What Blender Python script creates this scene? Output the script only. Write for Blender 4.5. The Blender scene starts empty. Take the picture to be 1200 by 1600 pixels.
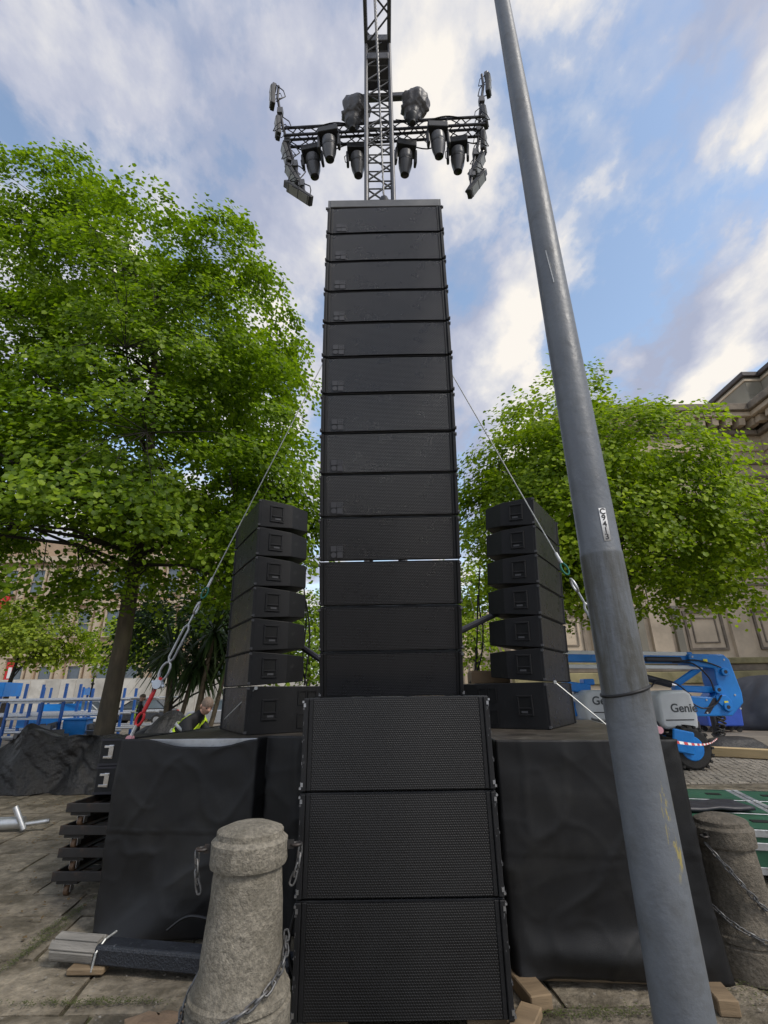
import bpy, bmesh, math, random
import numpy as np
from mathutils import Vector, Matrix, Quaternion, noise as mnoise

S = bpy.context.scene
COL = S.collection
R = math.radians
V = Vector
rng = random.Random(7)

# ------------------------------------------------------------------ camera
PITCH = math.atan(.375)
ROLL = .0150
CAM_H = 1.68
cam = bpy.data.cameras.new('camera')
cam.sensor_fit = 'VERTICAL'
cam.sensor_height = 32.0
cam.lens = 32.0 * 750 / 1600
cam.clip_start = .05
cam.clip_end = 2000
co = bpy.data.objects.new('camera', cam)
COL.objects.link(co)
_rc = math.sqrt(1 - ROLL * ROLL)
_xl, _ul = V((1, 0, 0)), V((0, -math.sin(PITCH), math.cos(PITCH)))
_fw = V((0, math.cos(PITCH), math.sin(PITCH)))
_rt, _up = _rc * _xl - ROLL * _ul, ROLL * _xl + _rc * _ul
co.matrix_world = Matrix(((_rt.x, _up.x, -_fw.x, 0), (_rt.y, _up.y, -_fw.y, 0), (_rt.z, _up.z, -_fw.z, CAM_H), (0, 0, 0, 1)))
S.camera = co

# ------------------------------------------------------------------ sky and light
SUN_EL, SUN_AZ = 47, 128          # azimuth measured from +Y towards +X
w = bpy.data.worlds.new('World')
S.world = w
w.use_nodes = True
nt = w.node_tree
nt.nodes.clear()


def N(t, kind, **kw):
    n = t.nodes.new(kind)
    for k, v in kw.items():
        if hasattr(n, k):
            setattr(n, k, v)
        else:
            n.inputs[k].default_value = v
    return n


def mathn(t, op, a, b=None, c=None):
    n = t.nodes.new('ShaderNodeMath')
    n.operation = op
    for i, x in enumerate((a, b, c)):
        if x is None:
            continue
        if isinstance(x, (int, float)):
            n.inputs[i].default_value = x
        else:
            t.links.new(x, n.inputs[i])
    return n.outputs[0]


def ramp(t, fac, stops, interp='LINEAR'):
    n = t.nodes.new('ShaderNodeValToRGB')
    n.color_ramp.interpolation = interp
    el = n.color_ramp.elements
    while len(el) < len(stops):
        el.new(.5)
    for e, (p, c) in zip(el, stops):
        e.position = p
        e.color = (c, c, c, 1) if isinstance(c, (int, float)) else (*c[:3], 1)
    t.links.new(fac, n.inputs[0])
    return n.outputs[0]


def mixc(t, fac, a, b, mode='MIX'):
    n = t.nodes.new('ShaderNodeMix')
    n.data_type = 'RGBA'
    n.blend_type = mode
    for sock, x in ((n.inputs[0], fac), (n.inputs[6], a), (n.inputs[7], b)):
        if isinstance(x, (int, float)):
            sock.default_value = x
        elif isinstance(x, (tuple, list)):
            sock.default_value = (*x[:3], 1)
        else:
            t.links.new(x, sock)
    return n.outputs[2]


SKY_STRENGTH = .12
CLOUD_SEED = (40.0, 8.0, 0.0)
CLOUD_SCALE = 3.1
out = N(nt, 'ShaderNodeOutputWorld')
bg = N(nt, 'ShaderNodeBackground')
bg.inputs[1].default_value = SKY_STRENGTH
nt.links.new(bg.outputs[0], out.inputs[0])
sky = N(nt, 'ShaderNodeTexSky', sky_type='NISHITA', sun_disc=False, sun_elevation=R(SUN_EL), sun_rotation=R(SUN_AZ))
sky.air_density = 1.0
sky.dust_density = .6
tc = N(nt, 'ShaderNodeTexCoord')
sep = N(nt, 'ShaderNodeSeparateXYZ')
nt.links.new(tc.outputs['Generated'], sep.inputs[0])
zc = mathn(nt, 'MAXIMUM', mathn(nt, 'ADD', sep.outputs[2], .16), .03)
px = mathn(nt, 'DIVIDE', sep.outputs[0], zc)
py = mathn(nt, 'DIVIDE', sep.outputs[1], zc)
cmb = N(nt, 'ShaderNodeCombineXYZ')
nt.links.new(px, cmb.inputs[0])
nt.links.new(py, cmb.inputs[1])
mp = N(nt, 'ShaderNodeMapping')
mp.inputs['Location'].default_value = CLOUD_SEED
mp.inputs['Rotation'].default_value = (0, 0, R(-28))
mp.inputs['Scale'].default_value = (1.0, .72, 1)
nt.links.new(cmb.outputs[0], mp.inputs[0])
n1 = N(nt, 'ShaderNodeTexNoise', Scale=CLOUD_SCALE, Detail=11.0, Roughness=.57, Distortion=.1)
nt.links.new(mp.outputs[0], n1.inputs['Vector'])
cover = ramp(nt, n1.outputs['Fac'], [(.39, 0), (.44, .32), (.48, .75), (.525, 1)], 'EASE')
# the same clouds sampled a little towards the light: their lit rims and grey bodies
mp2 = N(nt, 'ShaderNodeVectorMath', operation='ADD')
mp2.inputs[1].default_value = (.10, -.05, 0)
nt.links.new(mp.outputs[0], mp2.inputs[0])
n2 = N(nt, 'ShaderNodeTexNoise', Scale=CLOUD_SCALE, Detail=8.0, Roughness=.55, Distortion=.1)
nt.links.new(mp2.outputs[0], n2.inputs['Vector'])
n3 = N(nt, 'ShaderNodeTexNoise', Scale=1.7, Detail=4.0, Roughness=.5)
mp3 = N(nt, 'ShaderNodeVectorMath', operation='ADD')
mp3.inputs[1].default_value = (9.3, 1.7, 2.2)
nt.links.new(mp.outputs[0], mp3.inputs[0])
nt.links.new(mp3.outputs[0], n3.inputs['Vector'])
rim = mathn(nt, 'SUBTRACT', n1.outputs['Fac'], n2.outputs['Fac'])
shade = mathn(nt, 'ADD', mathn(nt, 'MULTIPLY', rim, 2.6), mathn(nt, 'MULTIPLY_ADD', n3.outputs['Fac'], 1.5, -.25))
ccol = ramp(nt, shade, [(.20, (2.5, 2.75, 3.6)), (.48, (3.3, 3.45, 4.1)), (.70, (4.4, 4.4, 4.6)), (.95, (5.8, 5.5, 5.1))])
skyb = mixc(nt, 1.0, sky.outputs[0], (1.9, 1.72, 1.5), 'MULTIPLY')
skyc = mixc(nt, cover, skyb, ccol)
lowf = ramp(nt, sep.outputs[2], [(.02, .85), (.22, 0.)], 'EASE')
skyc = mixc(nt, lowf, skyc, (4.3, 4.5, 4.9))
nt.links.new(skyc, bg.inputs[0])

sl = bpy.data.lights.new('sun', 'SUN')
sl.energy = 1.5
sl.angle = R(14)
sl.color = (1, .94, .85)
so = bpy.data.objects.new('sun', sl)
COL.objects.link(so)
_d = V((math.sin(R(SUN_AZ)) * math.cos(R(SUN_EL)), math.cos(R(SUN_AZ)) * math.cos(R(SUN_EL)), math.sin(R(SUN_EL))))
so.rotation_euler = _d.to_track_quat('Z', 'Y').to_euler()

S.view_settings.view_transform = 'Standard'
S.view_settings.look = 'None'
S.view_settings.exposure = 0.5
S.view_settings.gamma = 1
S.view_settings.use_curve_mapping = False
S.render.engine = 'CYCLES'
S.cycles.max_bounces = 6
S.cycles.transparent_max_bounces = 8
S.cycles.use_denoising = True

# ------------------------------------------------------------------ materials
MATS = {}


def mat(name, col, rough=.6, metal=0., var=.15, vscale=5., bump=0., bscale=40., dirt=None, dscale=3., dlo=.55, dhi=.7, rand=0., spec=.5, stretch=(1, 1, 1), detail=6.):
    m = bpy.data.materials.new(name)
    m.use_nodes = True
    t = m.node_tree
    b = t.nodes['Principled BSDF']
    tcn = N(t, 'ShaderNodeTexCoord')
    mpn = N(t, 'ShaderNodeMapping')
    mpn.inputs['Scale'].default_value = stretch
    t.links.new(tcn.outputs['Object'], mpn.inputs[0])
    vec = mpn.outputs[0]
    if rand:
        oi = N(t, 'ShaderNodeObjectInfo')
        off = N(t, 'ShaderNodeVectorMath', operation='ADD')
        sc = N(t, 'ShaderNodeVectorMath', operation='SCALE')
        cmbr = N(t, 'ShaderNodeCombineXYZ')
        for i in range(3):
            t.links.new(oi.outputs['Random'], cmbr.inputs[i])
        t.links.new(cmbr.outputs[0], sc.inputs[0])
        sc.inputs[3].default_value = 37.
        t.links.new(vec, off.inputs[0])
        t.links.new(sc.outputs[0], off.inputs[1])
        vec = off.outputs[0]
    nz = N(t, 'ShaderNodeTexNoise', Scale=vscale, Detail=detail, Roughness=.6)
    t.links.new(vec, nz.inputs['Vector'])
    lo = tuple(c * (1 - var * 1.6) for c in col)
    hi = tuple(c * (1 + var * 1.6) for c in col)
    c = ramp(t, nz.outputs['Fac'], [(.25, lo), (.75, hi)])
    if dirt is not None:
        nd = N(t, 'ShaderNodeTexNoise', Scale=dscale, Detail=8., Roughness=.65)
        t.links.new(vec, nd.inputs['Vector'])
        c = mixc(t, ramp(t, nd.outputs['Fac'], [(dlo, 0.), (dhi, .9)]), c, dirt)
    if rand:
        hr = N(t, 'ShaderNodeHueSaturation')
        hr.inputs['Hue'].default_value = .5
        t.links.new(mathn(t, 'ADD', mathn(t, 'MULTIPLY', oi.outputs['Random'], rand * 2), 1 - rand), hr.inputs['Value'])
        t.links.new(c, hr.inputs['Color'])
        c = hr.outputs[0]
    t.links.new(c, b.inputs['Base Color'])
    t.links.new(ramp(t, nz.outputs['Fac'], [(.3, max(.05, rough - .1)), (.7, min(1, rough + .1))]), b.inputs['Roughness'])
    b.inputs['Metallic'].default_value = metal
    b.inputs['Specular IOR Level'].default_value = spec
    if bump:
        nb = N(t, 'ShaderNodeTexNoise', Scale=bscale, Detail=5., Roughness=.65)
        t.links.new(vec, nb.inputs['Vector'])
        bp = N(t, 'ShaderNodeBump', Strength=min(1., bump), Distance=.01 * max(1, bump))
        t.links.new(nb.outputs['Fac'], bp.inputs['Height'])
        t.links.new(bp.outputs[0], b.inputs['Normal'])
    MATS[name] = m
    return m


def grille_mat(name, pitch, lo, hi, rough=.5):
    """perforated steel: staggered rows of small holes"""
    m = mat(name, lo, rough, var=.05)
    t = m.node_tree
    b = t.nodes['Principled BSDF']
    tcn = N(t, 'ShaderNodeTexCoord')
    sp = N(t, 'ShaderNodeSeparateXYZ')
    t.links.new(tcn.outputs['Object'], sp.inputs[0])
    row = mathn(t, 'DIVIDE', sp.outputs[2], pitch)
    fr = mathn(t, 'FLOOR', row)
    xx = mathn(t, 'ADD', mathn(t, 'DIVIDE', sp.outputs[0], pitch * 1.15), mathn(t, 'MULTIPLY', fr, .5))
    dx = mathn(t, 'SUBTRACT', mathn(t, 'FRACT', xx), .5)
    dz = mathn(t, 'SUBTRACT', mathn(t, 'FRACT', row), .5)
    d = mathn(t, 'SQRT', mathn(t, 'ADD', mathn(t, 'MULTIPLY', dx, dx), mathn(t, 'MULTIPLY', dz, dz)))
    nz = N(t, 'ShaderNodeTexNoise', Scale=2.2, Detail=4.)
    t.links.new(tcn.outputs['Object'], nz.inputs['Vector'])
    hole = ramp(t, d, [(.30, 0.), (.42, 1.)])
    c = mixc(t, hole, lo, hi)
    c = mixc(t, ramp(t, nz.outputs['Fac'], [(.35, 0.), (.75, .45)]), c, tuple(h * 1.25 for h in hi))
    t.links.new(c, b.inputs['Base Color'])
    bp = N(t, 'ShaderNodeBump', Strength=.5, Distance=.004)
    t.links.new(hole, bp.inputs['Height'])
    t.links.new(bp.outputs[0], b.inputs['Normal'])
    return m


def leaf_mat(name, c1, c2, c3, trans=.38):
    m = bpy.data.materials.new(name)
    m.use_nodes = True
    t = m.node_tree
    t.nodes.clear()
    o = N(t, 'ShaderNodeOutputMaterial')
    g = N(t, 'ShaderNodeNewGeometry')
    tcn = N(t, 'ShaderNodeTexCoord')
    nz = N(t, 'ShaderNodeTexNoise', Scale=.8, Detail=3.)
    t.links.new(tcn.outputs['Object'], nz.inputs['Vector'])
    f = mathn(t, 'ADD', mathn(t, 'MULTIPLY', g.outputs['Random Per Island'], .55), mathn(t, 'MULTIPLY', nz.outputs['Fac'], .6))
    c = ramp(t, f, [(.2, c1), (.55, c2), (.95, c3)])
    d = N(t, 'ShaderNodeBsdfPrincipled')
    d.inputs['Roughness'].default_value = .5
    d.inputs['Specular IOR Level'].default_value = .35
    t.links.new(c, d.inputs['Base Color'])
    tr = N(t, 'ShaderNodeBsdfTranslucent')
    t.links.new(mixc(t, 1., c, (1.25, 1.35, .55), 'MULTIPLY'), tr.inputs[0])
    mx = N(t, 'ShaderNodeMixShader')
    mx.inputs[0].default_value = trans
    t.links.new(d.outputs[0], mx.inputs[1])
    t.links.new(tr.outputs[0], mx.inputs[2])
    t.links.new(mx.outputs[0], o.inputs[0])
    MATS[name] = m
    return m


M = MATS
mat('speaker_paint', (.0095, .0095, .0105), .55, var=.15, bump=.25, bscale=220, dirt=(.035, .034, .033), dscale=9, dlo=.60, dhi=.78, spec=.42)
mat('shade_and_case_black', (.004, .004, .004), .7)  # black of plates standing for shade in hollows; also case dishes and runners
grille_mat('sub_grille', .0125, (.0045, .0045, .005), (.0135, .013, .0135), .46)
grille_mat('array_grille', .0105, (.0055, .0055, .0066), (.0145, .0145, .017), .31)
mat('logo_grey', (.06, .06, .066), .6)
mat('bumper_grey', (.16, .16, .16), .5, metal=.3, bump=.1)
mat('steel', (.45, .45, .46), .35, metal=.9, var=.15, vscale=20)
mat('galv', (.5, .51, .52), .45, metal=.7, var=.2, vscale=25)
mat('chain_steel', (.16, .16, .16), .5, metal=.6, var=.3, vscale=60, dirt=(.07, .05, .04), dscale=30)
mat('alu', (.55, .56, .57), .4, metal=.75, var=.12, vscale=9, dirt=(.2, .2, .2), dscale=6)
mat('truss_alu', (.13, .13, .135), .45, metal=.6, var=.15, vscale=8)
mat('truss_black', (.025, .024, .032), .5, var=.1)
mat('fixture_black', (.03, .03, .032), .5, var=.12)
mat('fixture_grey', (.10, .10, .105), .38, var=.1)
mat('rain_cover', (.085, .08, .08), .42, var=.2, bump=1.0, bscale=9)
mat('lens', (.012, .012, .016), .12)
mat('led_face', (.23, .23, .20), .35, var=.1, vscale=50)
mat('cable_black', (.012, .012, .013), .55)
mat('cloth_black', (.0075, .0075, .0083), .50, var=.25, bump=.25, bscale=260, spec=.42, dirt=(.022, .021, .019), dscale=2.2, dlo=.5, dhi=.75)
mat('tarp_black', (.020, .019, .019), .42, var=.3, bump=3.2, bscale=16, spec=.5, dirt=(.06, .055, .05), dscale=4, dlo=.55, dhi=.75)
mat('tarp_blue_black', (.03, .034, .045), .6, var=.15, bump=.8, bscale=3)
mat('deck_ply', (.055, .046, .036), .45, var=.35, vscale=4, dirt=(.13, .12, .10), dscale=5, bump=.3, bscale=60)
mat('rust_black', (.022, .020, .019), .55, var=.2, dirt=(.085, .05, .033), dscale=7, dlo=.50, dhi=.66)
mat('wheel_brown', (.13, .075, .04), .6)
mat('timber_grey', (.24, .225, .20), .8, var=.25, vscale=9, bump=.7, bscale=50, stretch=(.25, 2, 2))
mat('timber_black', (.018, .021, .028), .4, var=.2, bump=.9, bscale=70, dirt=(.16, .17, .19), dscale=26, dlo=.62, dhi=.7)
mat('timber_new', (.55, .41, .22), .7, var=.12, vscale=6, stretch=(.2, 3, 3), bump=.2)
mat('timber_block', (.21, .15, .088), .8, var=.25, vscale=8, bump=.4, bscale=40, stretch=(.3, 2, 2))
mat('ply_box', (.30, .20, .11), .7, var=.15)
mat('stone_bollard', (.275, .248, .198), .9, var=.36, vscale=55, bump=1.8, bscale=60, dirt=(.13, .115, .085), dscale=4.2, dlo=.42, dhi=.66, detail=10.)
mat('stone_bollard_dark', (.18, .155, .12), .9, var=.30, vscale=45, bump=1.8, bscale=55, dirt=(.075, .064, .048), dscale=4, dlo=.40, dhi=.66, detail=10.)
mat('stone_slab', (.225, .192, .142), .82, var=.34, vscale=11, bump=2.6, bscale=16, dirt=(.085, .070, .045), dscale=3.1, dlo=.44, dhi=.62, rand=.22, detail=10.)
mat('joint_dirt', (.075, .062, .038), .95, var=.35, vscale=6, bump=1., bscale=60, dirt=(.06, .072, .02), dscale=3, dlo=.5, dhi=.62)
mat('stone_orange', (.38, .25, .15), .9, var=.2, vscale=9, bump=1.2, bscale=30)
mat('gravel', (.22, .20, .17), .9, var=.3, vscale=30)
mat('leaf_litter', (.13, .085, .035), .9, var=.4, vscale=40)
mat('moss', (.07, .085, .02), .95, var=.3, vscale=40, bump=.8, bscale=90)
mat('paint_blue', (.012, .21, .64), .35, var=.1, vscale=3, dirt=(.05, .14, .30), dscale=5, dlo=.62, dhi=.8)
mat('rack_blue', (.02, .10, .36), .45, var=.15)
mat('cover_grey', (.55, .565, .575), .42, var=.06, vscale=3)
mat('chrome', (.7, .7, .7), .15, metal=1.)
mat('tyre', (.022, .021, .020), .8, var=.2, bump=.5, bscale=30)
mat('label_yellow', (.75, .65, .05), .5)
mat('text_black', (.012, .012, .014), .5)
mat('text_grey', (.05, .055, .06), .5)
mat('white_paint', (.80, .80, .79), .6, var=.03, spec=.25)
mat('red_paint', (.55, .02, .02), .45, var=.1)
mat('red_strap', (.50, .025, .03), .55, var=.1)
mat('pink_disc', (.55, .28, .32), .45)
mat('pale_disc', (.52, .58, .66), .4, metal=.2)
mat('green_shackle', (.03, .19, .14), .4)
mat('wire_rope', (.40, .41, .40), .45, metal=.5, var=.2, vscale=60)
mat('case_green', (.022, .095, .052), .5, var=.12, vscale=6)
mat('bin_blue', (.035, .10, .50), .45, var=.08)
mat('bin_red', (.50, .03, .03), .5)
mat('hivis', (.62, .85, .03), .6, var=.08)
mat('reflective', (.55, .56, .55), .4, metal=.2)
mat('skin', (.62, .36, .26), .55, var=.08, vscale=20)
mat('hair', (.22, .16, .12), .7, var=.3, vscale=60)
mat('jacket_black', (.016, .016, .018), .75, var=.15)
mat('trousers_dark', (.03, .032, .045), .8, var=.15)
mat('bark', (.085, .068, .048), .9, var=.35, vscale=7, bump=1.6, bscale=22, stretch=(1, 1, .28), dirt=(.085, .085, .04), dscale=3, dlo=.52, dhi=.7)
mat('bark_dark', (.03, .025, .02), .9, var=.3, vscale=8)
mat('palm_bark', (.13, .10, .065), .9, var=.35, vscale=10, bump=1., bscale=30)
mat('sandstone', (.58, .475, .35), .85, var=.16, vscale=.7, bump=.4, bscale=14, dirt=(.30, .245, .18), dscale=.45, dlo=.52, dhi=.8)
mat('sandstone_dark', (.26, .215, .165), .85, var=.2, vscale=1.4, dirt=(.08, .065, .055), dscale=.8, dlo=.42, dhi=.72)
mat('sandstone_moss', (.28, .245, .13), .9, var=.25, vscale=1.2, dirt=(.15, .14, .05), dscale=.9)
mat('attic_stone', (.30, .275, .215), .85, var=.2, vscale=1.2, dirt=(.14, .125, .10), dscale=.6, dlo=.45, dhi=.75)
mat('lead_roof', (.075, .062, .058), .6, var=.15)
mat('hotel_stone', (.42, .30, .20), .85, var=.12, vscale=.6, dirt=(.26, .18, .13), dscale=.4)
mat('hotel_trim', (.50, .41, .30), .85, var=.1)
mat('window_glass', (.10, .13, .16), .08, var=.2, vscale=.5, spec=.8)
mat('hoarding', (.50, .475, .425), .75, var=.12, vscale=1, dirt=(.33, .31, .27), dscale=.8, dlo=.5, dhi=.7, rand=.14)
mat('car_white', (.70, .71, .72), .25, var=.03)
mat('car_dark', (.05, .055, .065), .25, var=.05)
mat('car_silver', (.38, .39, .41), .3, metal=.4, var=.03)
mat('taillight', (.5, .02, .02), .3)
mat('lamp_glass', (.62, .60, .54), .35)
mat('iron_black', (.02, .021, .02), .5)
mat('tape_red', (.6, .05, .05), .5)
leaf_mat('leaf_left', (.050, .098, .007), (.155, .25, .012), (.34, .46, .024), .46)
leaf_mat('leaf_right', (.070, .125, .009), (.225, .325, .016), (.46, .56, .032), .48)
leaf_mat('leaf_bright', (.12, .18, .015), (.23, .30, .022), (.36, .42, .04))
leaf_mat('leaf_dark', (.014, .040, .008), (.028, .07, .012), (.06, .12, .018), .25)
leaf_mat('leaf_palm', (.016, .035, .010), (.040, .075, .022), (.10, .14, .05), .2)


# painted steel lamp column with its stains, chips and scratches
def lamp_mat():
    m = mat('lamp_paint', (.135, .148, .165), .46, var=.10, vscale=5, bump=.35, bscale=26, dirt=(.105, .112, .118), dscale=7, dlo=.5, dhi=.7)
    t = m.node_tree
    b = t.nodes['Principled BSDF']
    base = b.inputs['Base Color'].links[0].from_socket
    tcn = N(t, 'ShaderNodeTexCoord')
    sp = N(t, 'ShaderNodeSeparateXYZ')
    t.links.new(tcn.outputs['Object'], sp.inputs[0])
    mpn = N(t, 'ShaderNodeMapping')
    mpn.inputs['Scale'].default_value = (9, 9, 1.2)
    t.links.new(tcn.outputs['Object'], mpn.inputs[0])
    n1 = N(t, 'ShaderNodeTexNoise', Scale=1.6, Detail=8., Roughness=.7)
    t.links.new(mpn.outputs[0], n1.inputs['Vector'])
    zone = ramp(t, mathn(t, 'DIVIDE', sp.outputs[2], 3.), [(.50, 0), (.565, 1), (.757, 1), (.763, 0)])
    st = mathn(t, 'MULTIPLY', ramp(t, n1.outputs['Fac'], [(.40, 0), (.60, .95)]), zone)
    c = mixc(t, st, base, (.062, .060, .050))
    n2 = N(t, 'ShaderNodeTexNoise', Scale=3.2, Detail=7., Roughness=.75)
    t.links.new(mpn.outputs[0], n2.inputs['Vector'])
    c = mixc(t, ramp(t, n2.outputs['Fac'], [(.655, 0), (.69, .8)]), c, (.30, .29, .26))
    # flaked yellow paint at waist height
    zone2 = ramp(t, mathn(t, 'DIVIDE', sp.outputs[2], 3.), [(.33, 0), (.36, 1), (.43, 1), (.45, 0)])
    zx = ramp(t, sp.outputs[0], [(.0, 0), (.035, 1)])
    mp3 = N(t, 'ShaderNodeMapping')
    mp3.inputs['Scale'].default_value = (40, 40, 9)
    t.links.new(tcn.outputs['Object'], mp3.inputs[0])
    n3 = N(t, 'ShaderNodeTexNoise', Scale=1.0, Detail=6., Roughness=.7)
    t.links.new(mp3.outputs[0], n3.inputs['Vector'])
    fl = mathn(t, 'MULTIPLY', mathn(t, 'MULTIPLY', ramp(t, n3.outputs['Fac'], [(.55, 0), (.6, 1)]), zone2), zx)
    c = mixc(t, fl, c, (.36, .29, .08))
    t.links.new(c, b.inputs['Base Color'])
    return m


lamp_mat()


def far_paving_mat():
    """worn flags and setts where single pieces can no longer be told apart"""
    m = mat('far_paving', (.22, .19, .148), .85, var=.2, vscale=.9, bump=.8, bscale=5)
    t = m.node_tree
    b = t.nodes['Principled BSDF']
    base = b.inputs['Base Color'].links[0].from_socket
    tcn = N(t, 'ShaderNodeTexCoord')
    nz = N(t, 'ShaderNodeTexNoise', Scale=.5, Detail=3.)
    t.links.new(tcn.outputs['Object'], nz.inputs['Vector'])
    wob = mixc(t, .03, tcn.outputs['Object'], nz.outputs['Color'], 'ADD')
    br = N(t, 'ShaderNodeTexBrick', Scale=1.)
    br.inputs['Mortar Size'].default_value = .02
    br.inputs['Brick Width'].default_value = .95
    br.inputs['Row Height'].default_value = .55
    t.links.new(wob, br.inputs['Vector'])
    br.inputs['Color1'].default_value = (1, 1, 1, 1)
    br.inputs['Color2'].default_value = (.74, .74, .76, 1)
    br.inputs['Mortar'].default_value = (.42, .40, .34, 1)
    c = mixc(t, 1., base, br.outputs['Color'], 'MULTIPLY')
    t.links.new(c, b.inputs['Base Color'])
    return m


far_paving_mat()
mat('setts', (.24, .215, .18), .85, var=.3, vscale=3, rand=.0, bump=.8, bscale=20)


# ------------------------------------------------------------------ mesh helpers
class MB:
    def __init__(self):
        self.v, self.f = [], []

    def add(self, vs, fs):
        n = len(self.v)
        self.v += [tuple(x) for x in vs]
        self.f += [tuple(i + n for i in f) for f in fs]
        return self

    def hexa(self, p):
        return self.add(p, [(0, 3, 2, 1), (4, 5, 6, 7), (0, 1, 5, 4), (1, 2, 6, 5), (2, 3, 7, 6), (3, 0, 4, 7)])

    def box(self, c, s, rot=None, ts=1., td=(0, 0)):
        """box with centre c and size s; ts scales the top, td moves it"""
        hx, hy, hz = s[0] / 2, s[1] / 2, s[2] / 2
        p = [V((-hx, -hy, -hz)), V((hx, -hy, -hz)), V((hx, hy, -hz)), V((-hx, hy, -hz))]
        p += [V((a.x * ts + td[0], a.y * ts + td[1], hz)) for a in p[:4]]
        if rot is not None:
            p = [rot @ a for a in p]
        c = V(c)
        return self.hexa([a + c for a in p])

    def cyl(self, p0, p1, r0, r1=None, n=10, caps=True):
        return self.tube([p0, p1], [r0, r0 if r1 is None else r1], n, caps)

    def tube(self, pts, r, n=8, caps=True, closed=False):
        pts = [V(p) for p in pts]
        k = len(pts)
        if not isinstance(r, (list, tuple)):
            r = [r] * k
        vs, fs = [], []
        prev = None
        for i, p in enumerate(pts):
            if closed:
                d = pts[(i + 1) % k] - pts[i - 1]
            else:
                d = pts[min(i + 1, k - 1)] - pts[max(i - 1, 0)]
            d.normalize()
            if prev is None:
                a = V((0, 0, 1)) if abs(d.z) < .9 else V((1, 0, 0))
                u = d.cross(a).normalized()
            else:
                u = (prev - d * prev.dot(d)).normalized()
            prev = u
            q = d.cross(u)
            for j in range(n):
                t = 2 * math.pi * j / n
                vs.append(p + (u * math.cos(t) + q * math.sin(t)) * r[i])
        for i in range(k if closed else k - 1):
            for j in range(n):
                a, b = i * n + j, i * n + (j + 1) % n
                c, d2 = ((i + 1) % k) * n + (j + 1) % n, ((i + 1) % k) * n + j
                fs.append((a, b, c, d2))
        if caps and not closed:
            fs.append(tuple(range(n - 1, -1, -1)))
            fs.append(tuple((k - 1) * n + j for j in range(n)))
        return self.add(vs, fs)

    def lathe(self, prof, n=24, c=(0, 0, 0), wob=0., seed=0):
        vs, fs = [], []
        c = V(c)
        for i, (r, z) in enumerate(prof):
            for j in range(n):
                t = 2 * math.pi * j / n
                d = V((math.cos(t), math.sin(t), 0))
                rr = r
                if wob:
                    rr += wob * mnoise.noise(V((math.cos(t) * 2.3 + seed, math.sin(t) * 2.3, z * 6))) + wob * .6 * mnoise.noise(V((math.cos(t) * 7 + seed, math.sin(t) * 7, z * 17)))
                vs.append(c + d * rr + V((0, 0, z)))
        k = len(prof)
        for i in range(k - 1):
            for j in range(n):
                fs.append((i * n + j, i * n + (j + 1) % n, (i + 1) * n + (j + 1) % n, (i + 1) * n + j))
        fs.append(tuple(range(n - 1, -1, -1)))
        fs.append(tuple((k - 1) * n + j for j in range(n)))
        return self.add(vs, fs)

    def prism(self, poly, fn0, fn1):
        """polygon given by 2-D points, mapped by two functions to its two faces"""
        n = len(poly)
        vs = [fn0(*p) for p in poly] + [fn1(*p) for p in poly]
        fs = [tuple(range(n)), tuple(range(2 * n - 1, n - 1, -1))]
        fs += [(i, i + n, (i + 1) % n + n, (i + 1) % n) for i in range(n)]
        return self.add(vs, fs)

    def grid(self, fn, nu, nv):
        vs = [fn(i / nu, j / nv) for j in range(nv + 1) for i in range(nu + 1)]
        fs = [(j * (nu + 1) + i, j * (nu + 1) + i + 1, (j + 1) * (nu + 1) + i + 1, (j + 1) * (nu + 1) + i) for j in range(nv) for i in range(nu)]
        return self.add(vs, fs)

    def mesh(self, name, m=None, smooth=0):
        me = bpy.data.meshes.new(name)
        me.from_pydata(self.v, [], self.f)
        bm = bmesh.new()
        bm.from_mesh(me)
        bmesh.ops.recalc_face_normals(bm, faces=bm.faces)
        bm.to_mesh(me)
        bm.free()
        if smooth:
            me.shade_smooth()
            me.set_sharp_from_angle(angle=R(smooth))
        if m is not None:
            me.materials.append(M[m])
        return me

    def build(self, name, m, parent=None, smooth=0, bevel=0., seg=1, solid=0., label=None, kind=None, loc=None):
        o = bpy.data.objects.new(name, self.mesh(name, m, smooth))
        COL.objects.link(o)
        if parent is not None:
            o.parent = parent
        if loc is not None:
            o.location = loc
        if solid:
            md = o.modifiers.new('thickness', 'SOLIDIFY')
            md.thickness = solid
            md.offset = 0
        if bevel:
            md = o.modifiers.new('bevel', 'BEVEL')
            md.width = bevel
            md.segments = seg
            md.limit_method = 'ANGLE'
            md.angle_limit = R(40)
        if label:
            o['label'] = label
        if kind:
            o['kind'] = kind
        return o


def tag(o, label, cat, group=None, kind=None):
    if label:
        o['label'] = label
    if cat:
        o['category'] = cat
    if group:
        o['group'] = group
    if kind:
        o['kind'] = kind
    return o


def thing(name, label, cat, loc=(0, 0, 0), rz=0., group=None):
    o = bpy.data.objects.new(name, None)
    COL.objects.link(o)
    o.empty_display_size = .1
    o.location = loc
    o.rotation_euler = (0, 0, rz)
    return tag(o, label, cat, group)


def copy_tree(o, label=None, loc=None, rot=None, parent=None):
    c = o.copy()
    COL.objects.link(c)
    c.parent = parent
    if label:
        c['label'] = label
    if loc is not None:
        c.location = loc
    if rot is not None:
        c.rotation_euler = rot
    for ch in list(o.children):
        copy_tree(ch, parent=c)
    return c


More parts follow.
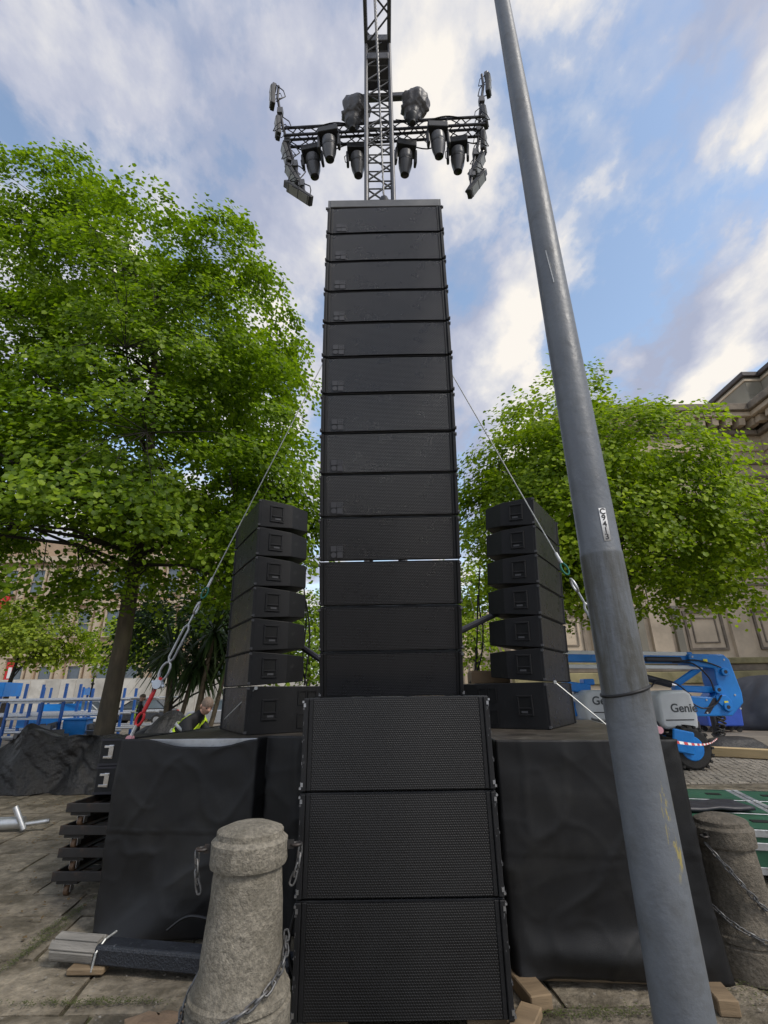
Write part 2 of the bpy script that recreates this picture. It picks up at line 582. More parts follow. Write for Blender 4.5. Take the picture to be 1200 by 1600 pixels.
def text_mesh(txt, size, m, name, depth=.002):
    cu = bpy.data.curves.new(name, 'FONT')
    cu.body = txt
    cu.size = size
    cu.extrude = depth
    cu.offset = size * .018
    cu.align_x = 'CENTER'
    cu.align_y = 'CENTER'
    o = bpy.data.objects.new(name, cu)
    COL.objects.link(o)
    dg = bpy.context.evaluated_depsgraph_get()
    me = bpy.data.meshes.new_from_object(o.evaluated_get(dg))
    bpy.data.objects.remove(o)
    me.materials.clear()
    me.materials.append(M[m])
    return me


def obj(name, me, parent=None, loc=(0, 0, 0), rot=(0, 0, 0)):
    o = bpy.data.objects.new(name, me)
    COL.objects.link(o)
    o.parent = parent
    o.location = loc
    o.rotation_euler = rot
    return o


ORD = ['topmost', 'second', 'third', 'fourth', 'fifth', 'sixth', 'seventh', 'eighth', 'ninth', 'tenth', 'eleventh', 'twelfth', 'thirteenth']

# ================================================================== SETTING
# ---- ground, flagstones, far paving
g = MB()
g.add([(-600, -300, -.022), (600, -300, -.022), (600, 900, -.022), (-600, 900, -.022)], [(0, 1, 2, 3)])
tag(g.build('ground', 'joint_dirt'), None, None, kind='structure')
ZX0, ZX1, ZY0, ZY1 = -9.2, 9.2, 1.9, 10.1
fp = MB()
for a, b, c, d in ((-150, -20, ZX0, 150), (ZX1, -20, 150, 150), (ZX0, -20, ZX1, ZY0), (ZX0, ZY1, ZX1, 150)):
    fp.add([(a, b, -.004), (c, b, -.004), (c, d, -.004), (a, d, -.004)], [(0, 1, 2, 3)])
tag(fp.build('paving', 'far_paving'), None, None, kind='structure')

pav = bpy.data.objects.new('pavement', None)
COL.objects.link(pav)
pav['kind'] = 'structure'


def slab_mesh(q, rg, m='stone_slab'):
    """worn flag: slightly rough top, broken edges; q = four corners (x, y) about its own centre"""
    b = MB()
    nu = nv = 4
    top = []
    ph = rg.random() * 50
    tz = rg.uniform(-.004, .004)
    tx, ty = rg.uniform(-.006, .006), rg.uniform(-.006, .006)

    def at(u, v_):
        a = V(q[0]).lerp(V(q[1]), u)
        c = V(q[3]).lerp(V(q[2]), u)
        return a.lerp(c, v_)
    vs, fs = [], []
    for j in range(nv + 1):
        for i in range(nu + 1):
            p = at(i / nu, j / nv)
            edge = (i in (0, nu)) or (j in (0, nv))
            jit = .014 if edge else 0
            x = p.x + jit * mnoise.noise(V((i * 1.7, j * 1.3, ph)))
            y = p.y + jit * mnoise.noise(V((j * 1.9, i * 1.1, ph + 9)))
            z = tz + tx * (i / nu - .5) + ty * (j / nv - .5) + .006 * mnoise.noise(V((x * 3, y * 3, ph))) - (.007 if edge else 0)
            vs.append((x, y, z))
    for j in range(nv):
        for i in range(nu):
            fs.append((j * 5 + i, j * 5 + i + 1, j * 5 + i + 6, j * 5 + i + 5))
    ring = [i for i in range(5)] + [5 * j + 4 for j in range(1, 5)] + [20 + i for i in range(3, -1, -1)] + [5 * j for j in range(3, 0, -1)]
    n0 = len(vs)
    for i in ring:
        x, y, z = vs[i]
        vs.append((x, y, -.03))
    for k in range(len(ring)):
        a, b2 = ring[k], ring[(k + 1) % len(ring)]
        fs.append((a, n0 + k, n0 + (k + 1) % len(ring), b2))
    b.add(vs, fs)
    return b.mesh('paving_slab', m, smooth=50)


def seen_slab(x, y):
    if y < 2.9 or y > ZY1:
        return False
    if abs(x) > .80 * y + .9:
        return False
    if x < 0:
        return x < -.55 if y < 4.6 else (x < -2.0)
    if y < 4.4:
        return x > .4
    return x > 1.8


rs = random.Random(21)
y = ZY0
while y < ZY1 - .05:
    hgt = min(rs.choice((.46, .55, .62, .7)), ZY1 - y)
    if ZY1 - y - hgt < .3:
        hgt = ZY1 - y
    x = ZX0 + rs.uniform(-.5, .2)
    while x < ZX1:
        wd = rs.uniform(.55, 1.15)
        x1 = x + wd
        cx, cy = (x + x1) / 2, y + hgt / 2
        if seen_slab(cx, cy) and x > ZX0 - .6:
            gp = .009
            sk = -.12 * hgt
            q = [(x + gp + rs.uniform(-.015, .015), y + gp), (x1 - gp, y + gp + rs.uniform(-.012, .012)), (x1 - gp + sk, y + hgt - gp), (x + gp + sk + rs.uniform(-.015, .015), y + hgt - gp)]
            q = [(a - cx, b_ - cy) for a, b_ in q]
            q = [V((a, b_)) for a, b_ in q]
            q = [V((a.x, a.y, 0)) for a in q]
            o = obj('paving_slab', slab_mesh(q, rs), pav, (cx, cy, 0))
        x = x1
    y += hgt

# a strip of old setts across the flags on the right: too small to pick apart
st = MB()
for iy in range(22):
    for ix in range(95):
        cx = 5.2 + ix * .125 + (iy % 2) * .06 + rs.uniform(-.01, .01)
        cy = 10.25 + iy * .155 + rs.uniform(-.012, .012)
        if abs(cx) > .8 * cy + 1.2:
            continue
        st.box((cx, cy, -.004 + rs.uniform(-.004, .006)), (.116, .146, .03), ts=.88)
st.build('setts', 'setts', pav, kind='stuff')


def litter(name, label, cat, m, spots, n, size, seed):
    r_ = random.Random(seed)
    b = MB()
    for _ in range(n):
        sx, sy, rx, ry = r_.choice(spots)
        x = sx + r_.gauss(0, rx)
        y = sy + r_.gauss(0, ry)
        s_ = size * r_.uniform(.5, 1.5)
        a = r_.uniform(0, 6.28)
        z = .005 + r_.uniform(0, .012)
        p = [V((x + s_ * math.cos(a + k * 1.57) * (1 if k % 2 else .6), y + s_ * math.sin(a + k * 1.57) * (1 if k % 2 else .6), z + r_.uniform(0, .6) * s_)) for k in range(4)]
        b.add(p, [(0, 1, 2, 3)])
    o = b.build(name, m)
    tag(o, label, cat, kind='stuff')
    return o


litter('fallen_leaves', 'brown leaf litter scattered on the flags below the large tree', 'leaf litter', 'leaf_litter', [(-5.2, 9.3, .5, .35), (-4.6, 9.2, .5, .3), (-4.0, 7.2, .5, .5), (-3.2, 5.6, .5, .8)], 900, .016, 3)
litter('moss', 'green moss creeping over the flags by the tree foot', 'moss', 'moss', [(-5.3, 9.5, .45, .25), (-2.62, 4.75, .02, .25), (-2.55, 4.3, .02, .25), (-1.75, 3.62, .25, .02), (2.15, 3.72, .2, .10), (1.15, 3.45, .2, .03), (-2.25, 5.2, .02, .25)], 5200, .0055, 4)
litter('pebbles', 'small pale grit and pebbles strewn over the flags', 'pebbles', 'gravel', [(-1.8, 3.7, .6, .3), (-2.6, 4.8, .6, .8), (1.4, 3.5, .5, .2), (2.2, 3.6, .3, .2), (-3.5, 6.5, 1, 1)], 420, .009, 5)


# ---- the great stone hall on the right
hall = thing('stone_hall', 'huge classical sandstone hall with deep cornice and carved wall panels behind the right tree', 'building', (0, 30, 0))


def hb(b, x0, x1, y0, y1, z0, z1):      # y measured towards the back of the facade
    return b.box(((x0 + x1) / 2, (y0 + y1) / 2, (z0 + z1) / 2), (x1 - x0, y1 - y0, z1 - z0))


b = MB()
hb(b, 12.4, 26.6, 0, 14, 0, 18.2)
hb(b, 7.5, 12.4, 0, 14, 0, 6.5)
hb(b, 26.6, 48, -8, 14, 0, 18.2)
b.build('wall', 'sandstone', hall)
b = MB()
hb(b, 2.2, 7.5, 1.2, 14, 0, 6.4)
b.build('low_wall', 'sandstone', hall)
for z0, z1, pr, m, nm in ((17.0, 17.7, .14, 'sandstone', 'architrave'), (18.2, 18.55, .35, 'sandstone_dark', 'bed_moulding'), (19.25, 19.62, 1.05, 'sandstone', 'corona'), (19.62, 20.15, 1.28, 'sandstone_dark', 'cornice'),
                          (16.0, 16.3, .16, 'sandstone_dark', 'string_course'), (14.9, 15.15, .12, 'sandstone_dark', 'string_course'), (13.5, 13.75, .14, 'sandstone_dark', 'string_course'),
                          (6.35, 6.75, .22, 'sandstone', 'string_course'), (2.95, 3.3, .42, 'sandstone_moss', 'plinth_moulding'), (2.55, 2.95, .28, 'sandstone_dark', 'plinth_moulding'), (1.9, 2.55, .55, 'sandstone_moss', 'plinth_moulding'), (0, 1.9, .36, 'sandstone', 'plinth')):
    b = MB()
    hb(b, (7.5 if z1 < 7 else 12.4) - pr * .2, 26.6 - pr, -pr, .02, z0, z1)
    hb(b, 26.6 - pr, 48, -8 - pr, .02, z0 - .002, z1 - .002)
    b.build(nm, m, hall, bevel=.04)
b = MB()
hb(b, 12.4, 26.55, -.02, .3, 18.55, 19.25)
hb(b, 26.55, 48, -8.02, .3, 18.55, 19.25)
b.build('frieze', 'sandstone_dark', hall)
b = MB()
b.box((0, 0, 0), (.42, .75, .5), td=(0, -.1))
mod_me = b.mesh('modillion', 'sandstone')
for k in range(15):
    obj('modillion', mod_me, hall, (12.9 + k * .93, -.42, 18.95))
for k in range(8):
    obj('modillion', mod_me, hall, (26.12, -1.2 - k * .93, 18.95), (0, 0, R(90)))
# attic above the cornice, set back, with lead coping
b = MB()
hb(b, 24.6 + 3.1, 48, 1.0, 4.8, 20.15, 23.9)
hb(b, 28.9, 48, -6, 1.0, 20.15, 23.9)
b.build('attic', 'attic_stone', hall, bevel=.05)
b = MB()
hb(b, 27.5, 48.2, .8, 5.0, 23.9, 24.3)
hb(b, 28.7, 48.2, -6.2, .8, 23.898, 24.298)
b.build('coping', 'lead_roof', hall, bevel=.05)
b = MB()
hb(b, 27.62, 48, .93, 4.9, 23.5, 23.7)
hb(b, 28.82, 48, -6.08, .93, 23.5, 23.7)
hb(b, 27.55, 48, .85, 4.9, 20.5, 20.95)
hb(b, 28.75, 48, -6.1, .85, 20.5, 20.95)
b.build('attic_moulding', 'sandstone', hall, bevel=.03)
# pilasters and framed panels of the lower storey
pb = MB()
pb.box((0, -.13, 0), (1.15, .26, 10.4))
pil = pb.mesh('pilaster', 'sandstone')
for x in (13.0, 16.65, 21.5, 25.6):
    obj('pilaster', pil, hall, (x, 0, 3.3 + 5.2), (0, 0, 0))
sp_ = MB()
sp_.box((0, -.12, 0), (.42, .24, 3.1))
car_me = sp_.mesh('carved_strip', 'attic_stone')
for x in (15.5, 17.75):
    obj('carved_strip', car_me, hall, (x, 0, 4.85))


def panel(x0, x1, z0, z1, y0=0.):
    b = MB()
    t_ = .14
    for (a, c_, d, e) in ((x0, x1, z0, z0 + t_), (x0, x1, z1 - t_, z1), (x0, x0 + t_, z0 + t_, z1 - t_), (x1 - t_, x1, z0 + t_, z1 - t_)):
        hb(b, a, c_, y0 - .11, y0 + .01, d, e)
    i = .42
    x0, x1, z0, z1 = x0 + i, x1 - i, z0 + i, z1 - i
    t_ = .07
    for (a, c_, d, e) in ((x0, x1, z0, z0 + t_), (x0, x1, z1 - t_, z1), (x0, x0 + t_, z0 + t_, z1 - t_), (x1 - t_, x1, z0 + t_, z1 - t_)):
        hb(b, a, c_, y0 - .07, y0 + .01, d, e)
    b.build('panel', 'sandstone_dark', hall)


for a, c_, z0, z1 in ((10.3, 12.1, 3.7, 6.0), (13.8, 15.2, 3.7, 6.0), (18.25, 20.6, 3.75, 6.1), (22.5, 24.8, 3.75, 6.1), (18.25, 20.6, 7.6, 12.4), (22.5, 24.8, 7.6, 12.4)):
    panel(a, c_, z0, z1)
for a in (2.6, 4.3, 6.0):
    panel(a, a + 1.3, 1.6, 3.6, 1.2)

# ---- the hotel front far behind on the left
hot = thing('hotel_building', 'far sandstone hotel front with tall sash windows and red letters behind the left trees', 'building', (0, 48, 0))
b = MB()
hb(b, -75, -13, 0, 12, 0, 17)
b.build('wall', 'hotel_stone', hot)
for z0, z1, pr in ((5.2, 5.7, .35), (10.2, 10.55, .25), (14.6, 15.2, .5)):
    b = MB()
    hb(b, -75, -13, -pr, .02, z0, z1)
    b.build('string_course', 'hotel_trim', hot)
wf = MB()
for a, c_, d, e in ((-.75, .75, -1.35, -1.2), (-.75, .75, 1.2, 1.45), (-.75, -.6, -1.2, 1.2), (.6, .75, -1.2, 1.2), (-.6, .6, -.04, .04)):
    hb(wf, a, c_, -.22, .01, d, e)
wf_me = wf.mesh('window', 'hotel_trim')
wp = MB()
hb(wp, -.6, .6, -.06, .0, -1.2, 1.2)
wp_me = wp.mesh('pane', 'window_glass')
for z in (3.2, 8.4, 12.6):
    for k in range(12):
        x = -46.2 + k * 2.75
        f_ = obj('window', wf_me, hot, (x, -.005, z))
        obj('pane', wp_me, f_, (0, -.004, 0))
pl = MB()
hb(pl, -.28, .28, -.3, .01, 0, 14.6)
pl_me = pl.mesh('pilaster', 'hotel_trim')
for k in range(13):
    obj('pilaster', pl_me, hot, (-47.6 + k * 2.75, -.003, 0))
obj('lettering', text_mesh('ag', 1.9, 'red_paint', 'lettering', .08), hot, (-37.9, -.75, 10.9), (R(90), 0, 0))

rb = MB()
rb.box((0, 0, .95), (.75, .06, 1.9))
o = rb.build('banner', 'red_paint', loc=(-32.9, 44, 2.7))
b = MB()
b.cyl((-.42, .05, -2.7), (-.42, .05, 2.1), .04, n=8)
b.build('pole', 'iron_black', o)
b = MB()
b.box((0, -.036, 1.0), (.3, .01, .9))
b.build('print', 'white_paint', o)
tag(o, 'narrow red banner on a pole in front of the hotel', 'banner')

# ---- pale site hoarding in front of the hotel
ho = thing('site_hoarding', 'long pale hoarding of upright boards in front of the hotel', 'hoarding', (0, 41, 0))
hp = MB()
hp.box((0, 0, 1.5), (1.19, .05, 2.9))
hp_me = hp.mesh('board', 'hoarding')
for k in range(24):
    obj('board', hp_me, ho, (-33 + k * 1.22, rng.uniform(-.02, .02), 0))
b = MB()
b.box((-18.5, .06, 2.98), (29.6, .06, .12))
b.build('top_rail', 'hoarding', ho)


# ---- trees
def tree(name, label, base, axis, r0, lobes, ncl, nlf, lsize, lmat, bmat='bark', seed=1, group=None, pad=(.55, 1.05), limbs=14, squash=.30, spread=1., fmin=.26, lr=.34):
    """tapered trunk, limbs reaching into the crown and clumps of small folded leaves round twig ends"""
    rg = np.random.default_rng(seed)
    r_ = random.Random(seed)
    t = thing(name, label, 'tree', base, group=group)
    axis = [V(p) for p in axis]
    top = axis[-1]
    b = MB()
    pts, rad = [], []
    K = 14
    L = sum((axis[i + 1] - axis[i]).length for i in range(len(axis) - 1))

    def on_axis(f):
        d = f * L
        for i in range(len(axis) - 1):
            l_ = (axis[i + 1] - axis[i]).length
            if d <= l_ or i == len(axis) - 2:
                return axis[i].lerp(axis[i + 1], min(1, d / l_))
            d -= l_
    for k in range(K + 1):
        f = k / K
        p = on_axis(f)
        wob = .25 * r0
        pts.append(p + V((wob * math.sin(f * 5 + seed), wob * math.cos(f * 4.3 + seed), 0)))
        rad.append(r0 * ((1 - f) ** .8 * .86 + .05) * (1 + .35 * math.exp(-f * L / .35)))
    b.tube(pts, rad, 14)
    b.build('trunk', bmat, t, smooth=60)
    # clump centres
    lob = [(V(c), V(r)) for c, r in lobes]
    vol = np.array([r.x * r.y * r.z for c, r in lob])
    vol = vol / vol.sum()
    cen = []
    for _ in range(ncl):
        c, r = lob[rg.choice(len(lob), p=vol)]
        d = V(rg.normal(size=3)).normalized()
        rr = .50 + .50 * rg.random() ** .55
        if rg.random() < .16:
            rr *= rg.random() ** .5
        elif rg.random() < .12:
            rr *= 1.08 + .14 * rg.random()
        cen.append((c + V((d.x * r.x, d.y * r.y, d.z * r.z)) * rr, d))
    # limbs
    b = MB()
    nodes = []
    for k in range(limbs):
        c, d = cen[r_.randrange(len(cen))]
        hd = math.hypot(c.x, c.y)
        f = min(.9, max(fmin + .08 * r_.random(), (c.z - r_.uniform(.35, .8) * hd) / top.z))
        p0 = on_axis(f)
        tgt = p0.lerp(c, .82)
        mid = p0.lerp(tgt, .5) + V((r_.uniform(-.25, .25), r_.uniform(-.25, .25), .12 * (tgt - p0).length))
        q = [p0]
        for s_ in (.25, .5, .75, 1.):
            q.append((p0 * (1 - s_) ** 2 + mid * 2 * s_ * (1 - s_) + tgt * s_ ** 2) + V((r_.uniform(-.1, .1), r_.uniform(-.1, .1), r_.uniform(-.08, .08))))
        rr = r0 * (1 - f * .7) * lr
        b.tube(q, [rr, rr * .8, rr * .6, rr * .42, rr * .25], 6, caps=False)
        nodes += [(q[1], rr * .5), (q[2], rr * .45), (q[3], rr * .35), (q[4], rr * .25)]
    for k in range(5, K + 1):
        nodes.append((pts[k], rad[k] * .4))
    for c, d in cen:
        nd, rr = min(nodes, key=lambda n_: (n_[0] - c).length_squared)
        ln = (c - nd).length
        m_ = nd.lerp(c, .55) + V((r_.uniform(-.15, .15), r_.uniform(-.15, .15), .10 * ln))
        rr = min(rr, .05 * r0 / .25)
        b.tube([nd, m_, c], [rr, rr * .55, .007], 4, caps=False)
    b.build('branches', 'bark_dark', t, smooth=60, kind='stuff')
    # leaves
    per = nlf
    n = ncl * per
    C = np.repeat(np.array([list(c) for c, d in cen]), per, 0)
    D = np.repeat(np.array([list(d) for c, d in cen]), per, 0)
    size = np.repeat(rg.uniform(pad[0], pad[1], ncl), per)
    up = np.repeat(np.array([[d.x * .55, d.y * .55, .9 + max(0, d.z) * .3] for c, d in cen]), per, 0)
    up /= np.linalg.norm(up, axis=1)[:, None]
    # several twigs per clump
    tw = 6
    ta = rg.uniform(0, 2 * np.pi, (ncl, tw))
    pick = rg.integers(0, tw, n)
    cid = np.repeat(np.arange(ncl), per)
    ang = ta[cid, pick] + rg.normal(0, .30, n)
    rad_ = rg.random(n) ** .6
    ref = np.where(np.abs(up[:, 2:3]) < .95, np.array([[0, 0, 1.]]), np.array([[1., 0, 0]]))
    u = np.cross(up, ref)
    u /= np.linalg.norm(u, axis=1)[:, None]
    v = np.cross(up, u)
    rad_dir = u * np.cos(ang)[:, None] + v * np.sin(ang)[:, None]
    P = C + rad_dir * (rad_ * size)[:, None] + up * ((rg.normal(0, .5, n) * squash - .35 * rad_ ** 2) * size)[:, None]
    P[:, 2] -= .10 * size * rad_
    P += rg.normal(0, .05, (n, 3)) * spread
    # frames: leaf points outwards and droops
    nrm = up * 1.0 + D * .35 + rg.normal(0, .42, (n, 3))
    nrm /= np.linalg.norm(nrm, axis=1)[:, None]
    fwd = rad_dir * .8 + rg.normal(0, .5, (n, 3))
    fwd[:, 2] -= .45
    fwd -= nrm * np.sum(fwd * nrm, 1)[:, None]
    fwd /= np.linalg.norm(fwd, axis=1)[:, None] + 1e-9
    sd = np.cross(fwd, nrm)
    s = (lsize * rg.uniform(.65, 1.3, n))[:, None]
    tip = P + fwd * s
    fold = .16
    a1 = P + fwd * s * .12 + sd * s * .34 + nrm * s * fold
    a2 = P + fwd * s * .62 + sd * s * .44 + nrm * s * fold * .6
    c1 = P + fwd * s * .12 - sd * s * .34 + nrm * s * fold
    c2 = P + fwd * s * .62 - sd * s * .44 + nrm * s * fold * .6
    verts = np.stack([P, a1, a2, tip, c2, c1], 1).reshape(-1, 3).astype(np.float32)
    me = bpy.data.meshes.new('crown')
    me.vertices.add(n * 6)
    me.vertices.foreach_set('co', verts.ravel())
    base_i = (np.arange(n) * 6)[:, None]
    loops = np.concatenate([base_i + np.array([[0, 3, 2, 1]]), base_i + np.array([[0, 5, 4, 3]])], 1).ravel().astype(np.int32)
    me.loops.add(n * 8)
    me.loops.foreach_set('vertex_index', loops)
    me.polygons.add(n * 2)
    me.polygons.foreach_set('loop_start', (np.arange(n * 2) * 4).astype(np.int32))
    me.update(calc_edges=True)
    me.validate()
    me.materials.append(M[lmat])
    o = obj('crown', me, t)
    o['kind'] = 'stuff'
    return t


tree('large_tree', 'large leafy broadleaf tree with thick mossy trunk filling the left side', (-6.02, 11.2, 0),
     [(0, 0, -.1), (.03, 0, 3.0), (-.1, -.1, 7.5), (-.5, -.2, 12), (-1.0, 0, 14.)], .235,
     [((-.3, 0, 9.9), (4.3, 4.0, 5.6)), ((-4.6, 0, 11.8), (4.2, 3.8, 5.8)), ((-.2, -.8, 5.9), (4.9, 4.2, 2.3)), ((2.5, -.9, 7.2), (2.2, 2.6, 3.6)), ((-5.1, -1, 6.2), (3.6, 3.6, 2.8)), ((3.4, -.3, 5.2), (1.7, 2.2, 2.7)), ((-3.2, 0, 14.6), (2.0, 2.6, 2.6)), ((1.0, .2, 11.4), (2.7, 3.0, 3.2))],
     760, 235, .098, 'leaf_left', seed=5, limbs=40, fmin=.30, lr=.30)
tree('spreading_tree', 'spreading bright green tree behind the lamp column, in front of the stone hall', (5.35, 11.0, 0),
     [(0, 0, -.1), (.1, 0, 2.5), (.2, .1, 5.5), (.3, .1, 8.2)], .22,
     [((.3, .4, 6.1), (3.3, 3.2, 2.8)), ((-1.3, 0, 6.2), (2.1, 2.5, 2.7)), ((2.3, .2, 5.0), (1.9, 2.4, 1.5)), ((-.6, .2, 8.0), (1.5, 1.8, 1.9)), ((1.6, 0, 7.1), (1.5, 1.8, 1.2)), ((3.2, -.2, 5.9), (1.3, 1.6, .9)), ((-2.9, 0, 5.2), (1.0, 1.5, 1.5))],
     310, 215, .094, 'leaf_right', seed=9, limbs=24, fmin=.42)
tree('young_tree', 'bright lime green young tree in front of the hotel at the far left edge', (-20.9, 28, 0),
     [(0, 0, -.1), (.1, 0, 2.2), (.5, 0, 5.)], .2, [((.4, 0, 5.2), (2.9, 2.0, 2.0)), ((2.0, 0, 4.5), (1.5, 1.5, 1.2))], 90, 70, .17, 'leaf_bright', 'bark_dark', seed=13, limbs=10)
tree('young_tree', 'mid green young tree seen just left of the large trunk, over the hoarding', (-15.9, 30, 0),
     [(0, 0, -.1), (.1, 0, 2.2), (.2, 0, 5.)], .16, [((-.2, 0, 4.7), (2.9, 2.0, 1.6)), ((1.5, 0, 5.6), (2, 1.5, 1.6))], 80, 70, .17, 'leaf_right', 'bark_dark', seed=14, limbs=10)
tree('dark_tree', 'dark dense evergreen growing behind the cordylines', (-7.4, 17.5, 0),
     [(0, 0, -.1), (.1, 0, 2.), (.2, 0, 4.)], .16, [((.4, 0, 3.9), (2.4, 1.6, 1.7)), ((2.4, .4, 4.2), (1.8, 1.4, 1.9))], 120, 80, .13, 'leaf_dark', 'bark_dark', seed=15, limbs=10)
tree('slender_tree', 'slender young tree seen in the gap left of the tall speaker column', (-2.55, 16.5, 0),
     [(0, 0, -.1), (.05, 0, 1.6), (-.1, 0, 4.)], .11, [((.0, 0, 3.6), (1.3, 1.2, 1.6))], 55, 60, .11, 'leaf_left', 'palm_bark', seed=16, limbs=9)
tree('far_tree', 'leafy tree in the gap right of the tall speaker column, beyond the stage', (4.3, 24, 0),
     [(0, 0, -.1), (.05, 0, 2.6), (-.1, 0, 6.)], .16, [((.0, 0, 5.4), (2.1, 1.6, 2.6))], 80, 60, .15, 'leaf_right', 'bark_dark', seed=17, limbs=9)


def cordyline(label, base, heads, seed, n=95):
    r_ = random.Random(seed)
    t = thing('cordyline', label, 'palm', base, group='cordylines behind the left deck')
    lf = MB()
    for (hx, hy, hz) in heads:
        b = MB()
        h = V((hx, hy, hz))
        f = V((hx * .25 + r_.uniform(-.1, .1), hy * .25, 0))
        b.tube([f, f.lerp(h, .4) + V((r_.uniform(-.06, .06), 0, 0)), h], [.085, .062, .055], 8)
        b.build('trunk', 'palm_bark', t, smooth=60)
        for k in range(n):
            a = r_.uniform(0, 6.283)
            el = r_.uniform(-.95, 1.35)
            ln = r_.uniform(.65, 1.15)
            d = V((math.cos(a) * math.cos(el), math.sin(a) * math.cos(el), math.sin(el)))
            sd = d.cross(V((0, 0, 1)))
            sd = (sd if sd.length > .01 else V((1, 0, 0))).normalized()
            dr = .55 * ln * math.cos(el) ** 2 + .1
            vs = []
            for s_, wd in ((.03, .018), (.35, .036), (.7, .030), (1., .003)):
                c = h + d * (ln * s_) - V((0, 0, dr * s_ ** 2.2))
                vs += [c + sd * wd, c - sd * wd]
            lf.add(vs, [(0, 1, 3, 2), (2, 3, 5, 4), (4, 5, 7, 6)])
    lf.build('crown', 'leaf_palm', t, kind='stuff')
    return t


cordyline('cordyline with one drooping head, nearer the large trunk', (-5.45, 13.0, 0), [(-.12, 0, 2.75), (.35, .5, 2.55)], 3, 110)
cordyline('taller cordyline with several leaning trunks beside the left side speakers', (-4.95, 13.2, 0), [(.35, 0, 3.25), (.75, .3, 2.9), (.05, .6, 2.6)], 4, 95)

# ---- cars on the road by the hoarding


def car(label, loc, rz, paint):
    t = thing('parked_car', label, 'car', loc, rz, 'cars parked along the hoarding')
    b = MB()
    prof = [(-2.0, .28), (-2.05, .62), (-1.9, .88), (-1.0, .95), (1.25, .97), (1.95, .90), (2.05, .55), (2.0, .28)]
    b.prism(prof, lambda a, c: V((a, -.84, c)), lambda a, c: V((a, .84, c)))
    b.build('body', paint, t, bevel=.07, seg=2, smooth=50)
    b = MB()
    cab = [(-1.05, .93), (-.35, 1.40), (1.1, 1.42), (1.75, .94)]
    b.prism(cab, lambda a, c: V((a, -.80 + (c - .93) * .35, c)), lambda a, c: V((a, .80 - (c - .93) * .35, c)))
    b.build('windows', 'window_glass', t, bevel=.03)
    b = MB()
    b.box((.38, 0, 1.43), (1.45, 1.22, .05))
    for x0, z0, x1, z1 in ((-1.03, .95, -.35, 1.42), (1.74, .95, 1.1, 1.43), (.35, .95, .35, 1.42)):
        for s_ in (-1, 1):
            b.tube([(x0, s_ * .805, z0), (x1, s_ * .64, z1)], .04, 5)
    b.build('roof', paint, t, bevel=.02)
    for x in (-1.3, 1.3):
        for s_ in (-1, 1):
            b = MB()
            b.cyl((x, s_ * .66, .31), (x, s_ * .87, .31), .31, n=16)
            w_ = b.build('wheel', 'tyre', t, smooth=40)
            b = MB()
            b.cyl((x, s_ * .86, .31), (x, s_ * .885, .31), .19, n=12)
            b.build('rim', 'alu', w_, smooth=40)
    for s_ in (-1, 1):
        b = MB()
        b.box((2.03, s_ * .62, .74), (.06, .3, .16))
        b.build('tail_light', 'taillight', t)
    return t


car('white parked hatchback beyond the blue pole racks', (-18.6, 30.5, 0), R(8), 'car_white')
car('dark parked car beyond the racks, right of the white hatchback', (-15.2, 32, 0), R(4), 'car_dark')
car('silver parked car behind the cordyline trunks', (-8.4, 27.5, 0), R(6), 'car_silver')
car('white parked car glimpsed left of the tall speaker column', (-3.6, 28.5, 0), R(3), 'car_white')


def old_lamp(label, loc):
    t = thing('street_lamp', label, 'street lamp', loc, group='old lamps along the hoarding')
    b = MB()
    b.lathe([(.17, 0), (.17, .35), (.12, .45), (.10, .9), (.13, .95), (.075, 1.05), (.06, 2.35), (.12, 2.42), (.05, 2.5), (.05, 2.85)], 12)
    b.build('post', 'iron_black', t, smooth=40)
    b = MB()
    b.lathe([(.10, 2.85), (.17, 2.95), (.24, 3.25), (.21, 3.36)], 12)
    b.build('lantern', 'lamp_glass', t, smooth=40)
    b = MB()
    b.lathe([(.30, 3.36), (.22, 3.48), (.06, 3.56), (.02, 3.68)], 12)
    b.build('lamp_cap', 'lamp_glass', t, smooth=40)


old_lamp('black ornate street lamp with a pale lantern just left of the large trunk', (-18.5, 32, 0))
old_lamp('black ornate street lamp seen between the large trunk and the cordylines', (-16.5, 36, 0))


def stillage(label, loc, rz, boards, sx=1.35, sy=1.5, h=2.2):
    t = thing('pole_rack', label, 'rack', loc, rz, 'blue racks of scaffold tubes')
    for x in (-sx / 2, sx / 2):
        for y_ in (-sy / 2, sy / 2):
            b = MB()
            b.box((x, y_, h / 2), (.09, .09, h))
            b.build('post', 'rack_blue', t)
    for z in (.35, .95, 1.5):
        for y_ in (-sy / 2, sy / 2):
            b = MB()
            b.box((0, y_, z), (sx, .05, .07))
            b.build('rail', 'galv', t)
    for (f, z, hh) in boards:
        b = MB()
        if f == 'x':
            b.box((0, -sy / 2 - .06, z), (sx + .1, .03, hh))
        else:
            b.box((sx / 2 + .06, 0, z), (.03, sy + .1, hh))
        b.build('board', 'paint_blue', t)
    return t


